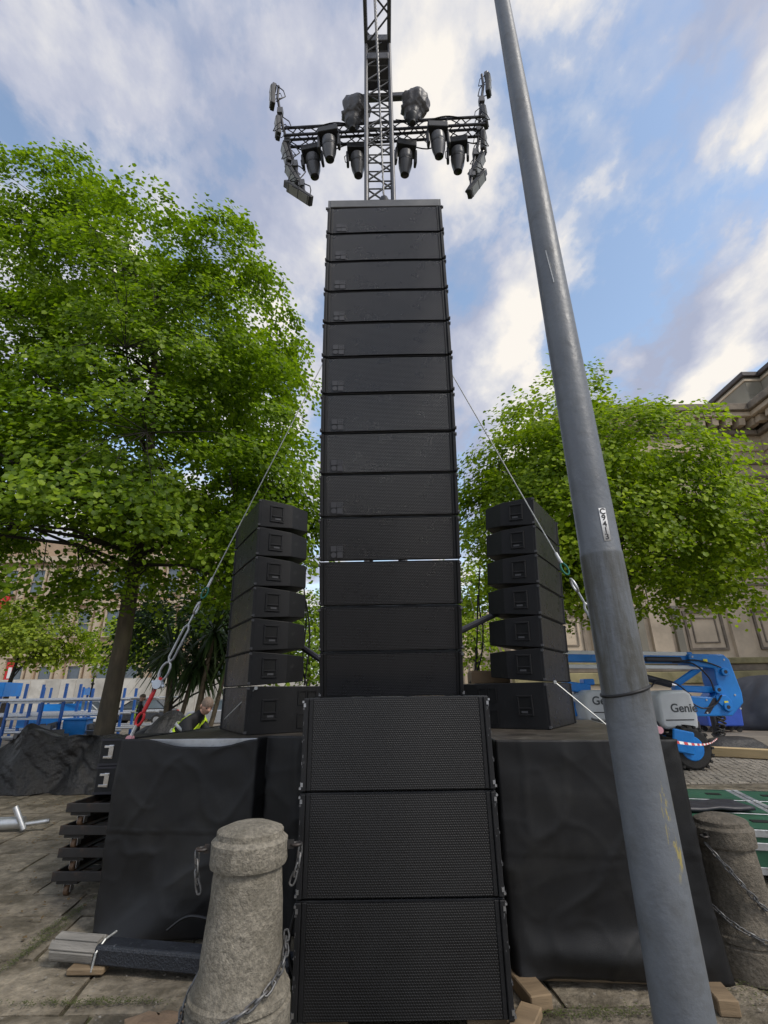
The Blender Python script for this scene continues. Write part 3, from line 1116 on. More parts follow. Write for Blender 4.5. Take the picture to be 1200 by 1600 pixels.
stillage('tall blue rack with a deep blue top board at the left edge', (-16.6, 21.5, 0), R(14), [('x', 2.0, .55), ('y', 2.0, .55)])
stillage('blue rack of tubes with a low blue board, second from the left edge', (-14.2, 21.8, 0), R(10), [('x', .75, .42)], 1.5, 1.4)
stillage('narrow open blue rack of tubes nearest the large trunk', (-12.0, 22.6, 0), R(6), [], 1.3, 1.3, 2.0)
stillage('blue rack with two middle boards standing behind the other racks', (-15.4, 24.6, 0), R(20), [('x', 1.2, .35), ('y', 1.9, .3)], 1.6, 1.2, 2.1)
stillage('low blue rack half hidden behind the crumpled black sheet hood', (-13.2, 19.4, 0), R(-8), [], 1.4, 1.0, 1.5)
for k in range(22):
    b = MB()
    z = (1.56, .41, 1.0)[k % 3]
    y0 = 19.2 + .25 * k
    b.cyl((-17.5 + rng.uniform(0, 1), y0, z + .03 * (k % 2)), (-11.2 + rng.uniform(0, 1.2), y0 + .7, z + .03 * (k % 2)), .045, n=8)
    o = b.build('scaffold_tube', 'galv', smooth=40)
    tag(o, 'galvanised scaffold tube lying through the blue racks', 'tube', 'scaffold tubes in the blue racks')
bx = thing('storage_bin', 'small blue plastic bin on the ground beside the blue racks', 'bin', (-11.9, 20.1, 0), R(8))
b = MB()
b.box((0, 0, .45), (.75, .6, .8), ts=1.12)
b.build('tub', 'paint_blue', bx, bevel=.03)
b = MB()
b.box((0, 0, .88), (.92, .76, .06))
b.build('rim', 'paint_blue', bx, bevel=.01)
b = MB()
for k in range(14):
    b.box((rng.uniform(-13.6, -10.6), rng.uniform(18.6, 20.2), .2 + rng.uniform(0, .5)), (rng.uniform(.3, .8), rng.uniform(.1, .4), rng.uniform(.06, .3)), Matrix.Rotation(rng.uniform(0, 3), 3, 'Z') @ Matrix.Rotation(rng.uniform(-.3, .3), 3, 'X'))
tag(b.build('scaffold_fittings', 'truss_alu'), 'heap of dark scaffold fittings in front of the blue racks', 'scaffolding', kind='stuff')

# ---- black sheets thrown over stored kit on the left


def drape(name, label, cat, fn, nu, nv, m, thick=.012):
    b = MB()
    b.grid(fn, nu, nv)
    o = b.build(name, m, smooth=180, solid=thick)
    return tag(o, label, cat)


def nz3(x, y_, z):
    return mnoise.noise(V((x, y_, z)))


def tarp_left(u, v_):
    x = -8.6 + 3.35 * u
    T = .95 + .03 * math.sin(x * 9)
    pk = math.exp(-((x + 6.95) / .28) ** 2)
    if x < -6.95:
        T = .45 + .62 * max(0, 1 - (-6.95 - x) / 1.2)
    T = max(T, .95 * (x > -6.95)) + .12 * pk
    if v_ < .6:
        s_ = v_ / .6
        z = T * s_
        yy = 10.05 + .32 * s_ - .25 * pk * s_ + .1 * math.exp(-s_ * 6) * -1
        yy += .022 * (1 - abs(nz3(x * 3 + z * 2.5, z * 3 - x, 9)) * 2.4) ** 3 * (abs(nz3(x * 3 + z * 2.5, z * 3 - x, 9)) < .4)
        yy += .014 * (1 - abs(nz3(x * 7 - z * 6, z * 6 + x * 2, 4)) * 2.4) ** 3 * (abs(nz3(x * 7 - z * 6, z * 6 + x * 2, 4)) < .4)
        yy += .09 * nz3(x * 2.2 + z, z * 1.6, 1) + .06 * nz3(x * 6 + z * 4, z * 3, 5) + .22 * math.exp(-((x + 6.35 - .5 * s_) / .2) ** 2) * (1 - s_ * .3)
    else:
        s_ = (v_ - .6) / .4
        z = T * (1 - .45 * s_ ** 1.3) + .04 * nz3(x * 3, s_ * 5, 2)
        yy = 10.37 - .25 * pk + 1.7 * s_
    return (x, yy, max(.005, z) - 0.0)


drape('tarpaulin', 'crumpled black plastic sheet over stored kit, with a peaked hood, left of the large trunk', 'tarpaulin', tarp_left, 130, 70, 'tarp_black')


def heap(cx, cy, rx, ry, h, seed, lean=0.):
    def fn(u, v_):
        a = 2 * math.pi * u
        s_ = v_
        k = 1 - s_ ** 2.2
        r_ = .5 + .5 * math.cos(math.pi * s_)
        rr = math.cos(s_ * math.pi / 2)
        f = 1 + .22 * nz3(math.cos(a) * 1.6 + seed, math.sin(a) * 1.6, s_ * 2) + .10 * nz3(math.cos(a) * 5 + seed, math.sin(a) * 5, s_ * 5)
        z = h * math.sin(s_ * math.pi / 2) * (1 + .16 * rr * nz3(math.cos(a) * 2, math.sin(a) * 2, seed + s_ * 2))
        f += .05 * (1 - abs(nz3(math.cos(a) * 2.5 + s_ * 2, math.sin(a) * 2.5 - s_ * 2, seed)) * 2)
        return (cx + rx * rr * f * math.cos(a) + lean * s_, cy + ry * rr * f * math.sin(a), max(.004, z))
    return fn


drape('plastic_sheet', 'crumpled grey black plastic sheet heaped behind the left deck beside the red strap', 'plastic sheet', heap(-4.0, 9.3, .55, .6, 1.42, 3, .2), 40, 16, 'tarp_black')
drape('covered_stack', 'low heap under black cloth between the trunk and the cordylines', 'covered pile', heap(-5.2, 12.0, 1.0, .8, 1.05, 8), 36, 14, 'cloth_black')
drape('covered_stack', 'large dark grey sheet over a tall pile at the far right edge', 'covered pile', heap(17.0, 22.6, 2.6, 1.8, 2.15, 5), 48, 18, 'tarp_blue_black')

# ---- wheeled bins by the hall


def wheel_bin(label, loc, rz, m):
    t = thing('wheeled_bin', label, 'bin', loc, rz)
    b = MB()
    b.box((0, 0, .62), (1.30, .85, .80), ts=1.08)
    b.build('tub', m, t, bevel=.05, seg=2)
    b = MB()
    b.box((0, 0, 1.06), (1.46, .98, .07))
    b.build('lid', m, t, bevel=.03)
    for x in (-.5, .5):
        for s_ in (-.3, .3):
            b = MB()
            b.cyl((x, s_ - .03, .10), (x, s_ + .03, .10), .10, n=12)
            b.cyl((x, s_, .1), (x, s_, .24), .025, n=6)
            b.build('castor', 'tyre', t, smooth=40)


wheel_bin('blue four wheeled waste bin on the flags behind the lift', (13.45, 21.2, 0), R(-6), 'bin_blue')
wheel_bin('red waste bin half hidden behind the blue bin', (14.0, 22.3, 0), R(10), 'bin_red')

# ---- boom lift


def smooth_path(pts, n=6):
    pts = [V(p) for p in pts]
    d = []
    for i in range(len(pts) - 1):
        a, b_, c, e = pts[max(0, i - 1)], pts[i], pts[i + 1], pts[min(len(pts) - 1, i + 2)]
        for k in range(n):
            t_ = k / n
            d.append(.5 * ((2 * b_) + (c - a) * t_ + (2 * a - 5 * b_ + 4 * c - e) * t_ ** 2 + (3 * b_ - a - 3 * c + e) * t_ ** 3))
    return d + [pts[-1]]


def boom_lift():
    t = thing('boom_lift', 'blue articulated boom lift with grey engine covers parked behind the right deck', 'boom lift', (0, 12.5, 0))

    def plate(poly, y0, y1, nm, m, bev=.03):
        b = MB()
        b.prism(poly, lambda a, c: V((a, y0, c)), lambda a, c: V((a, y1, c)))
        return b.build(nm, m, t, bevel=bev, seg=2)
    plate([(7.37, 2.45), (8.22, 2.43), (8.34, 2.30), (8.44, 1.55), (8.42, 1.32), (8.08, 1.04), (7.1, 1.04), (7.2, 1.50), (7.72, 1.46), (7.92, 1.62), (7.9, 1.85), (7.93, 2.10), (7.37, 2.17)], -.28, .28, 'knuckle', 'paint_blue')
    plate([(7.78, 1.50), (8.02, 1.50), (8.12, 1.38), (8.12, 1.2), (8.0, 1.12), (7.9, 1.22), (7.78, 1.36)], -.315, -.28, 'pivot_plate', 'paint_blue', .01)
    for x, z in ((8.12, 2.02), (7.86, 1.62), (7.98, 1.24)):
        b = MB()
        b.cyl((x, -.36, z), (x, -.27, z), .095, n=16)
        pc = b.build('pivot_cap', 'paint_blue', t, smooth=40, bevel=.01)
        b = MB()
        b.cyl((x, -.37, z), (x, -.35, z), .04, n=10)
        b.build('pin', 'truss_black', pc, smooth=40)
    for pts in ([(7.1, -.26, 2.28), (7.45, -.33, 2.30), (7.8, -.33, 2.22), (8.05, -.33, 2.12)], [(6.95, -.26, 2.26), (7.4, -.32, 2.22), (7.7, -.33, 1.9), (7.75, -.33, 1.6)],
                [(6.3, -.30, 1.70), (6.5, -.30, 1.86), (6.9, -.28, 1.78), (7.2, -.30, 1.5)], [(7.15, -.30, 1.35), (7.4, -.34, 1.22), (7.7, -.34, 1.3), (7.9, -.34, 1.5)]):
        b = MB()
        b.tube(smooth_path(pts), .018, 6)
        b.build('hose', 'truss_black', t, smooth=60)
    for x, z in ((7.5, 1.12), (7.55, 1.4), (8.25, 1.5), (8.2, 2.3), (7.45, 2.38), (8.3, 1.2)):
        b = MB()
        b.cyl((x, -.295, z), (x, -.275, z), .022, n=8)
        b.build('bolt', 'galv', t)
    b = MB()
    b.prism([(7.42, 1.10), (7.56, 1.10), (7.86, 1.44), (7.72, 1.44)], lambda a, c: V((a, -.284, c)), lambda a, c: V((a, -.279, c)))
    b.build('plate_seam', 'truss_black', t)
    b = MB()
    b.box((5.4, 0, 2.42), (4.3, .34, .27), Matrix.Rotation(R(1.6), 3, 'Y'))
    b.build('upper_boom', 'paint_blue', t, bevel=.02)
    b = MB()
    b.box((5.35, -.171, 2.51), (4.1, .012, .085), Matrix.Rotation(R(1.6), 3, 'Y'))
    b.build('boom_stripe', 'white_paint', t)
    b = MB()
    b.box((6.0, -.15, 2.17), (3.4, .1, .09), Matrix.Rotation(R(1.2), 3, 'Y'))
    b.build('boom_tube', 'white_paint', t, bevel=.015)
    b = MB()
    b.box((6.75, -.24, 2.33), (.9, .1, .12), Matrix.Rotation(R(1.6), 3, 'Y'))
    b.build('cable_track', 'truss_black', t, bevel=.03)
    b = MB()
    b.tube([(6.95, -.1, 1.72), (7.55, -.1, 2.05), (7.8, -.1, 2.2)], .075, 8)
    b.build('link_arm', 'paint_blue', t, smooth=40)
    b = MB()
    b.box((7.4, -.1, 1.64), (.95, .2, .15), Matrix.Rotation(R(3), 3, 'Y'))
    b.build('lower_link', 'paint_blue', t, bevel=.02)
    b = MB()
    b.tube([(6.05, -.15, 1.98), (6.85, -.15, 1.76)], .085, 10)
    b.build('lift_cylinder', 'truss_black', t, smooth=40)
    b = MB()
    b.tube([(6.85, -.15, 1.76), (7.05, -.15, 1.70)], .04, 8)
    b.build('piston', 'chrome', t, smooth=40)
    # turntable and covers
    b = MB()
    b.box((5.8, .1, .86), (2.6, 1.4, .22))
    b.build('turntable', 'truss_black', t, bevel=.03)

    def cover(x0, x1, z0, z1, txt, sx):
        b = MB()
        poly = [(x0, z0 + .1), (x0 + .03, z1 - .14), (x0 + .12, z1 - .02), (x1 - .18, z1), (x1 - .05, z1 - .08), (x1, z0 + .28), (x1 - .04, z0), (x0 + .1, z0)]
        if sx:
            poly = [(x0 + x1 - a, c) for a, c in poly][::-1]
        b.prism(poly, lambda a, c: V((a, -.72, c)), lambda a, c: V((a, .3, c)))
        o = b.build('engine_cover', 'cover_grey', t, bevel=.07, seg=3, smooth=50)
        b = MB()
        b.box(((x0 + x1) / 2, -.723, z0 + .20), ((x1 - x0) * .72, .012, .02))
        b.build('seam', 'text_black', o)
        obj('lettering', text_mesh(txt, .25, 'text_grey', 'lettering'), o, (x0 + (x1 - x0) * (.38 if sx else .66), -.724, z0 + .44), (R(90), 0, 0))
        return o
    c1 = cover(4.5, 5.75, .98, 1.66, 'Genie', True)
    c2 = cover(6.15, 7.02, .80, 1.63, 'Genie', False)
    for c_, x, z, w_, h_ in ((c1, 5.12, 1.16, .22, .10),):
        b = MB()
        b.box((x, -.726, z), (w_, .008, h_))
        b.build('warning_label', 'label_yellow', c_)
    for x, z, w_, h_ in ((7.72, 2.29, .10, .06), (7.98, 1.31, .09, .12)):
        b = MB()
        b.box((x, -.322, z), (w_, .008, h_))
        b.build('warning_label', 'label_yellow', t)
    # jib and platform end on the left
    b = MB()
    b.box((4.62, 0, 1.72), (.62, .3, .22), Matrix.Rotation(R(8), 3, 'Y'))
    b.tube([(4.2, 0, 1.75), (4.55, 0, 1.1)], .12, 8)
    b.box((4.95, .1, 1.84), (.26, .3, .14))
    b.build('jib', 'paint_blue', t, bevel=.02)
    b = MB()
    b.lathe([(.05, 0), (.06, .1), (.03, .14)], 10, (5.98, -.2, 1.63))
    b.build('beacon', 'red_paint', t, smooth=40)
    # chassis and wheels
    b = MB()
    b.box((5.4, .1, .52), (2.9, 1.1, .3))
    b.build('chassis', 'paint_blue', t, bevel=.04)
    for x, y_ in ((6.62, -.75), (4.2, -.75), (6.62, .95), (4.2, .95)):
        b = MB()
        prof = []
        b.cyl((x, y_ - .16, .44), (x, y_ + .16, .44), .44, n=28)
        w_ = b.build('wheel', 'tyre', t, smooth=40, bevel=.06, seg=2)
        b = MB()
        b.cyl((x, y_ - .175, .44), (x, y_ - .12, .44), .25, n=20)
        b.build('rim', 'paint_blue', w_, smooth=40, bevel=.015)
        tr_ = MB()
        for k in range(20):
            a = k * 2 * math.pi / 20
            tr_.box((x + .44 * math.cos(a), y_, .44 + .44 * math.sin(a)), (.05, .33, .05), Matrix.Rotation(-a, 3, 'Y'))
        tr_.build('tread', 'tyre', w_, kind='stuff')
    b = MB()
    b.box((6.42, -.97, .58), (.46, .05, .46), Matrix.Rotation(R(12), 3, 'Y'))
    b.build('wheel_guard', 'paint_blue', t, bevel=.03)
    return t


boom_lift()

# ---- new timber, wrapped post, barrier tape, green cases on the right
b = MB()
b.box((0, 0, .13), (4.6, .32, .2))
o = b.build('timber_beam', 'timber_new', loc=(9.75, 12.75, 0), bevel=.006)
o.rotation_euler = (0, 0, R(-39))
tag(o, 'long new pale timber beam lying on the setts by the lift wheel', 'timber')
b = MB()
for x in (-1.8, 0, 1.8):
    b.box((x, 0, .015), (.1, .3, .03))
b.build('batten', 'timber_block', o)

wp_ = thing('wrapped_post', 'post wrapped in black cable and sheeting standing behind the timber beam', 'post', (10.35, 16.6, 0))
b = MB()
b.cyl((0, 0, 0), (0, 0, 1.35), .10, n=10)
b.build('post', 'truss_black', wp_, smooth=40)
b = MB()
for k in range(9):
    a0 = rng.uniform(0, 6)
    pts = [(.15 * math.cos(a0 + a) * (1 + .2 * math.sin(3 * a)) + .03 * k, .15 * math.sin(a0 + a), .15 + .1 * k + .05 * math.sin(a * 2 + k)) for a in [i * .7 for i in range(10)]]
    b.tube(pts, .035, 6)
b.build('cable_wrap', 'tarp_black', wp_, smooth=60)
drape('plastic_sheet', 'small crumpled dark sheet on the flags at the foot of the wrapped post', 'plastic sheet', heap(10.1, 15.6, 1.0, .45, .32, 12), 30, 10, 'tarp_black')

t = thing('barrier_tape', 'red and white barrier tape sagging from the deck corner past the lift wheel', 'barrier tape', (0, 0, 0))
p0, p1 = V((2.15, 4.2, 1.30)), V((9.9, 15.9, .25))
prev = None
nseg = 26
seg = [MB(), MB()]
for k in range(nseg):
    f0, f1 = k / nseg, (k + 1) / nseg
    a, c = p0.lerp(p1, f0), p0.lerp(p1, f1)
    a.z -= .10 * math.sin(math.pi * f0)
    c.z -= .10 * math.sin(math.pi * f1)
    hgt = V((0, .006, .014))
    seg[k % 2].add([a - hgt, c - hgt, c + hgt, a + hgt], [(0, 1, 2, 3)])
seg[0].build('red_band', 'tape_red', t, solid=.002)
seg[1].build('white_band', 'white_paint', t, solid=.002)


def flight_case(label, loc, rz, sx, sy, h):
    t = thing('flight_case', label, 'flight case', loc, rz, 'green flight cases behind the right bollard')
    b = MB()
    b.box((0, 0, .06 + h / 2), (sx - .012, sy - .012, h))
    b.build('panel', 'case_green', t)
    b = MB()
    e = .062
    for z in (.06 + e / 2, .06 + h - e / 2, .06 + h * .62):
        for s_ in (-1, 1):
            b.box((0, s_ * (sy / 2 - e / 2 + .004), z), (sx + .008, e, e))
            b.box((s_ * (sx / 2 - e / 2 + .004), 0, z + .0015), (e, sy + .004, e))
    for s_ in (-1, 1):
        for q in (-1, 1):
            b.box((s_ * (sx / 2 - e / 2 + .006), q * (sy / 2 - e / 2 + .006), .06 + h / 2), (e, e, h + .008))
    b.build('edge_trim', 'alu', t, bevel=.004)
    for s_ in (-1, 1):
        b = MB()
        b.box((s_ * sx * .25, -sy / 2 - .004, .06 + h * .36), (.16, .012, .11))
        hd = b.build('handle', 'steel', t, bevel=.004)
        b = MB()
        b.box((s_ * sx * .25, 0, .06 + h + .0015), (.16, .1, .01))
        b.build('dish', 'shade_and_case_black', t)
    for x in (-sx / 2 + .1, sx / 2 - .1):
        b = MB()
        b.box((x, 0, .03), (.1, sy - .1, .06))
        b.build('runner', 'shade_and_case_black', t)
    return t


ca = R(-16)
for k, (lab, i, j) in enumerate((('green flight case with metal edges nearest the right bollard', 0, 0), ('green flight case behind the nearest one, beside the deck', 0, 1), ('farthest green flight case of the left row', 0, 2),
                                 ('green flight case at the right edge, nearest the camera', 1, 0), ('green flight case in the middle of the right row', 1, 1), ('farthest green flight case of the right row', 1, 2))):
    lx, ly = i * 1.18, j * .70
    flight_case(lab, (3.42 + lx * math.cos(ca) - ly * math.sin(ca), 5.65 + lx * math.sin(ca) + ly * math.cos(ca), 0), ca, 1.15, .67, .36)
b = MB()
b.grid(lambda u, v_: ((u - .5) * .75, (v_ - .5) * .42, .02 * nz3(u * 3, v_ * 3, 4)), 10, 6)
o = b.build('rubber_mat', 'truss_black', smooth=60, solid=.03, loc=(3.55, 6.15, .455))
tag(o, 'dark grey rubber mat lying on the green cases beside the deck', 'mat')

# ================================================================== PA SYSTEM
CX = .055


def cab_mesh(w, hf, hr, d, ch=.10):
    """speaker cabinet: tapers to the rear; face at local y = 0, base of the face at z = 0"""
    dz = (hf - hr) / 2
    b = MB()
    y1 = d * .62
    zt, zb = hf - dz * .62, dz * .62
    vs = [(-w / 2, 0, 0), (w / 2, 0, 0), (w / 2, 0, hf), (-w / 2, 0, hf),
          (-w / 2, y1, zb), (w / 2, y1, zb), (w / 2, y1, zt), (-w / 2, y1, zt),
          (-w / 2 + ch, d, dz), (w / 2 - ch, d, dz), (w / 2 - ch, d, hf - dz), (-w / 2 + ch, d, hf - dz)]
    fs = [(0, 1, 2, 3), (8, 11, 10, 9)]
    for a in (0, 4):
        for k in range(4):
            fs.append((a + k, a + (k + 1) % 4, a + 4 + (k + 1) % 4, a + 4 + k))
    return b.add(vs, fs)


def side_handle(t, x, s_, y_, z, wd=.115, hh=.15):
    """moulded handle cup on a cabinet side: frame, flat black plates as the shaded opening, grip bar"""
    b = MB()
    e = .018
    for (ya, yb, za, zb) in ((-wd / 2 - e, wd / 2 + e, -hh / 2 - e, -hh / 2), (-wd / 2 - e, wd / 2 + e, hh / 2, hh / 2 + e), (-wd / 2 - e, -wd / 2, -hh / 2, hh / 2), (wd / 2, wd / 2 + e, -hh / 2, hh / 2), (-wd / 2, wd / 2, -.035, -.018)):
        b.box((x + s_ * .004, y_ + (ya + yb) / 2, z + (za + zb) / 2), (.014, yb - ya, zb - za))
    fr = b.build('handle', 'speaker_paint', t, bevel=.003)
    b = MB()
    b.box((x + s_ * .0005, y_, z + .03), (.004, wd, hh - .055))
    b.box((x + s_ * .0005, y_, z - .055), (.004, wd, .036))
    b.build('shade_plate', 'shade_and_case_black', fr)  # flat black plates, shade of the handle cup put into their colour
    b = MB()
    b.box((x + s_ * .004, y_ + .01, z - .058), (.006, .06, .018))
    b.build('grip', 'fixture_grey', fr)


logo_me = None


def logo_mesh():
    b = MB()
    s_ = .040
    y0 = -.0025
    b.box((-s_ * .56, y0, s_ * .56), (s_, .003, s_))
    for (cx, cz, sx, sz) in ((0, .40, 1, .2), (0, -.40, 1, .2), (-.40, 0, .2, .6), (.40, 0, .2, .6)):
        b.box((s_ * .56 + cx * s_, y0, s_ * .56 + cz * s_), (sx * s_, .003, sz * s_))
    b.cyl((s_ * .56, y0 + .0016, s_ * .56), (s_ * .56, y0 - .0012, s_ * .56), s_ * .28, n=10)
    b.cyl((-s_ * .56, y0 + .0016, -s_ * .56), (-s_ * .56, y0 - .0016, -s_ * .56), s_ * .48, n=14)
    b.box((s_ * .56, y0, -s_ * .56), (s_, .003, s_))
    return b.mesh('logo', 'logo_grey')


def cabinet(name, label, cat, group, w, hf, hr, d, grille, rail, logo=False, sub=False, latch=True):
    t = thing(name, label, cat, (0, 0, 0), 0, group)
    b = cab_mesh(w, hf, hr, d)
    b.build('cabinet', 'speaker_paint', t, bevel=.006, seg=2)
    for s_ in (-1, 1):
        b = MB()
        b.box((s_ * (w / 2 - rail * .28), -.008, hf / 2), (rail * .5, .03, hf - .01))
        b.build('side_rail', 'speaker_paint', t, bevel=.004)
        b = MB()
        b.box((s_ * (w / 2 - rail * .78), -.004, hf / 2), (rail * .42, .018, hf - .014))
        b.build('front_trim', 'speaker_paint', t, bevel=.003)
    if sub:
        r_ = random.Random(4)
        b = MB()
        for k in range(26):
            s_ = r_.choice((-1, 1))
            b.box((s_ * (w / 2 - r_.uniform(.0, .02)), -.0238, r_.uniform(.02, hf - .02)), (r_.uniform(.002, .006), .0015, r_.uniform(.004, .02)))
        b.build('scuffs', 'fixture_grey', t, kind='stuff')
    gw = w - rail * 2.06
    b = MB()
    # slightly bowed perforated front
    nx = 8
    vs, fs = [], []
    for j in (0, 1):
        for i in range(nx + 1):
            u = i / nx
            bow = .006 * (1 - (2 * u - 1) ** 2)
            vs.append(((u - .5) * gw, -.010 - bow, .012 + j * (hf - .024)))
    for j in (0, 1):
        for i in range(nx + 1):
            u = i / nx
            vs.append(((u - .5) * gw, .004, .012 + j * (hf - .024)))
    k = nx + 1
    for i in range(nx):
        fs += [(i, i + 1, k + i + 1, k + i), (2 * k + i, 3 * k + i, 3 * k + i + 1, 2 * k + i + 1), (i, 2 * k + i, 2 * k + i + 1, i + 1), (k + i, k + i + 1, 3 * k + i + 1, 3 * k + i)]
    fs += [(0, k, 3 * k, 2 * k), (nx, 2 * k + nx, 3 * k + nx, k + nx)]
    b.add(vs, fs)
    g_ = b.build('grille', grille, t, bevel=.0)
    if logo:
        global logo_me
        logo_me = logo_me or logo_mesh()
        obj('logo', logo_me, g_, (-gw / 2 + .075, -.013, .066))
    if latch:
        for s_ in (-1, 1):
            for z in (.022, hf - .022):
                b = MB()
                if sub:
                    b.box((s_ * (w / 2 + .0005), -.004, z), (.012, .04, .012))
                    b.box((s_ * (w / 2 - .010), -.025, z + .020 * (1 if z < .1 else -1)), (.014, .006, .022))
                else:
                    b.cyl((s_ * (w / 2 - .010), -.024, z), (s_ * (w / 2 + .005), -.024, z), .007, n=8)
                    b.box((s_ * (w / 2 + .001), -.012, z), (.010, .02, .022))
                b.build('link_pin', 'fixture_grey' if not sub else 'steel', t)
    return t


# ---- the tall hung column: thirteen cabinets, curving back at the bottom
BW, BH = 1.0, .3155
ang = [0, .4, .9, 1.6, 3.0, 5.2, 7.6, 9.6, 11.6, 13.4, 14.4, 16.2, 17.6]
proto = cabinet('line_array_speaker', 'x', 'speaker', 'cabinets of the tall hung speaker column', BW, BH - .005, .215, .56, 'array_grille', .047, logo=True)
proto_nl = cabinet('line_array_speaker', 'x', 'speaker', 'cabinets of the tall hung speaker column', BW, BH - .005, .215, .56, 'array_grille', .047, logo=False)
ay, az = 3.03, 5.689
used = {True: False, False: False}
for i, a in enumerate(ang):
    a = R(a)
    ay += BH * math.sin(a)
    az -= BH * math.cos(a)
    has = i < 10
    pr = proto if has else proto_nl
    lab = {0: 'topmost black cabinet of the tall hung speaker column, right under the grey bumper', 12: 'lowest black cabinet of the tall hung speaker column, just above the subwoofers',
           9: 'tenth cabinet from the top of the tall speaker column, just above its bright gap', 10: 'eleventh cabinet from the top of the tall speaker column, just below its bright gap'}.get(i)
    if lab is None:
        lab = '%s cabinet from the top of the tall speaker column%s' % (ORD[i], ', pale emblem at lower left' if has else ', plain grille')
    if not used[has]:
        o = pr
        used[has] = True
        o['label'] = lab
    else:
        o = copy_tree(pr, lab)
    o.location = (CX - .01 - .003 * i * .3, ay, az)
    o.rotation_euler = (a, R(.0), R(-.6))
bump = thing('rigging_bumper', 'flat grey rigging bumper on top of the tall hung speaker column', 'rigging frame', (CX - .01, 3.04, 5.705))
b = MB()
b.box((0, .02, .045), (.965, .06, .085))
b.box((0, .5, .045), (.965, .05, .085))
for x in (-.46, .46):
    b.box((x, .26, .045), (.04, .43, .083))
b.box((0, .26, .05), (.09, .43, .06))
b.build('frame', 'bumper_grey', bump, bevel=.004)
for s_ in (-1, 1):
    b = MB()
    b.box((s_ * .492, .02, .03), (.018, .05, .12))
    b.cyl((s_ * .48, .0, -.005), (s_ * .52, .0, -.005), .012, n=8)
    b.build('side_lug', 'bumper_grey', bump)

# ---- three subwoofers on the ground
subp = cabinet('subwoofer', 'x', 'subwoofer', 'stack of ground subwoofers', 1.18, .530, .520, .92, 'sub_grille', .062, sub=True)
for i, lab in enumerate(('topmost of the three big black subwoofers stacked on the ground', 'middle one of the three big black subwoofers stacked on the ground', 'bottom one of the three big black subwoofers, resting on wood blocks')):
    o = subp if i == 0 else copy_tree(subp)
    o['label'] = lab
    o.location = (CX + .004, 3.31, 1.120 - .534 * i)
for x, dx in ((-.40, 0), (.46, .06)):
    b = MB()
    b.box((0, 0, .025), (.22, .75, .047))
    o = b.build('wood_block', 'timber_block', loc=(CX + x, 3.75, 0), bevel=.004)
    tag(o, 'wood block under the %s end of the bottom subwoofer' % ('left' if x < 0 else 'right'), 'wood block')

# ---- side stacks on the decks
DZ = 1.33
ss = cabinet('side_speaker', 'x', 'speaker', 'cabinets of the stack on the left deck', 1.0, .311, .238, .56, 'array_grille', .04)
for s_ in (-1, 1):
    side_handle(ss, s_ * .5, s_, .175, .16)
sb = cabinet('side_subwoofer', 'x', 'subwoofer', None, 1.0, .418, .41, 1.1, 'array_grille', .04)
for s_ in (-1, 1):
    side_handle(sb, s_ * .5, s_, .20, .21)
    for z in (.105, .31):
        for y_ in (.52, .62):
            b = MB()
            for (ya, yb, za, zb) in ((-.045, .045, -.065, -.055), (-.045, .045, .055, .065), (-.045, -.035, -.055, .055), (.035, .045, -.055, .055)):
                b.box((s_ * .503, y_ + (ya + yb) / 2, z + (za + zb) / 2), (.012, yb - ya, zb - za))
            v_ = b.build('vent', 'speaker_paint', sb)
            b = MB()
            b.box((s_ * .5005, y_, z), (.004, .07, .11))
            b.build('shade_plate', 'shade_and_case_black', v_)  # no hollow here: a black plate paints the shade inside the vent
first = True
for side, (fx, fy), rz in (('left', (-1.525, 5.193), R(-60)), ('right', (1.765, 5.28), R(57.3))):
    g_ = 'cabinets of the stack on the %s deck' % side
    o = sb if side == 'left' else copy_tree(sb)
    o['label'] = 'deep black subwoofer under the %s side stack, with paired vents, standing on the deck' % side
    o.location, o.rotation_euler = (fx, fy, DZ), (0, 0, rz)
    lean = R(.9 if side == 'left' else 3.2)
    base = V((fx, fy, DZ + .421))
    fwd = V((math.sin(rz), -math.cos(rz), 0))
    for i in range(6):
        k = 5 - i
        p = base + fwd * (.314 * i * math.sin(lean)) + V((0, 0, .314 * i * math.cos(lean)))
        o = ss if first else copy_tree(ss)
        first = False
        o.location = p
        rx = lean * (.6 + .16 * i)
        o.rotation_euler = Matrix.Rotation(rz, 3, 'Z').to_4x4().to_euler()
        o.rotation_mode = 'XYZ'
        o.rotation_euler = (Matrix.Rotation(rz, 3, 'Z') @ Matrix.Rotation(rx, 3, 'X')).to_euler()
        o['group'] = g_
        o['label'] = {0: 'topmost cabinet of the %s side stack on the deck', 5: 'lowest small cabinet of the %s side stack, resting on the deep subwoofer'}.get(k, ORD[k] + ' cabinet from the top of the %s side stack') % side

# cables hanging behind the side stacks
for nm, lab, paths in (('cable', 'black speaker cables hanging behind the left side stack', [[(-.98, 5.6, 3.0), (-.93, 5.7, 2.5), (-.95, 5.7, 2.0), (-.9, 5.75, 1.76)], [(-.93, 5.62, 2.7), (-.88, 5.7, 2.3), (-.92, 5.7, 1.76)]]),
                       ('cable', 'black speaker cables hanging behind the right side stack', [[(1.10, 5.7, 2.75), (1.06, 5.72, 2.3), (1.0, 5.7, 1.9), (.93, 5.7, 1.76)], [(1.14, 5.7, 2.5), (1.1, 5.72, 2.1), (.98, 5.75, 1.76)], [(1.16, 5.72, 3.1), (1.12, 5.76, 2.7), (1.13, 5.75, 2.4)]])):
    b = MB()
    for p in paths:
        b.tube(smooth_path(p), .009, 5)
    tag(b.build(nm, 'cable_black', smooth=60), lab, 'cable')
b = MB()
b.box((0, 0, .06), (.42, .3, .12))
o = b.build('plywood_box', 'ply_box', loc=(1.15, 5.75, 1.755), bevel=.004)
b = MB()
b.box((0, 0, .127), (.40, .28, .01))
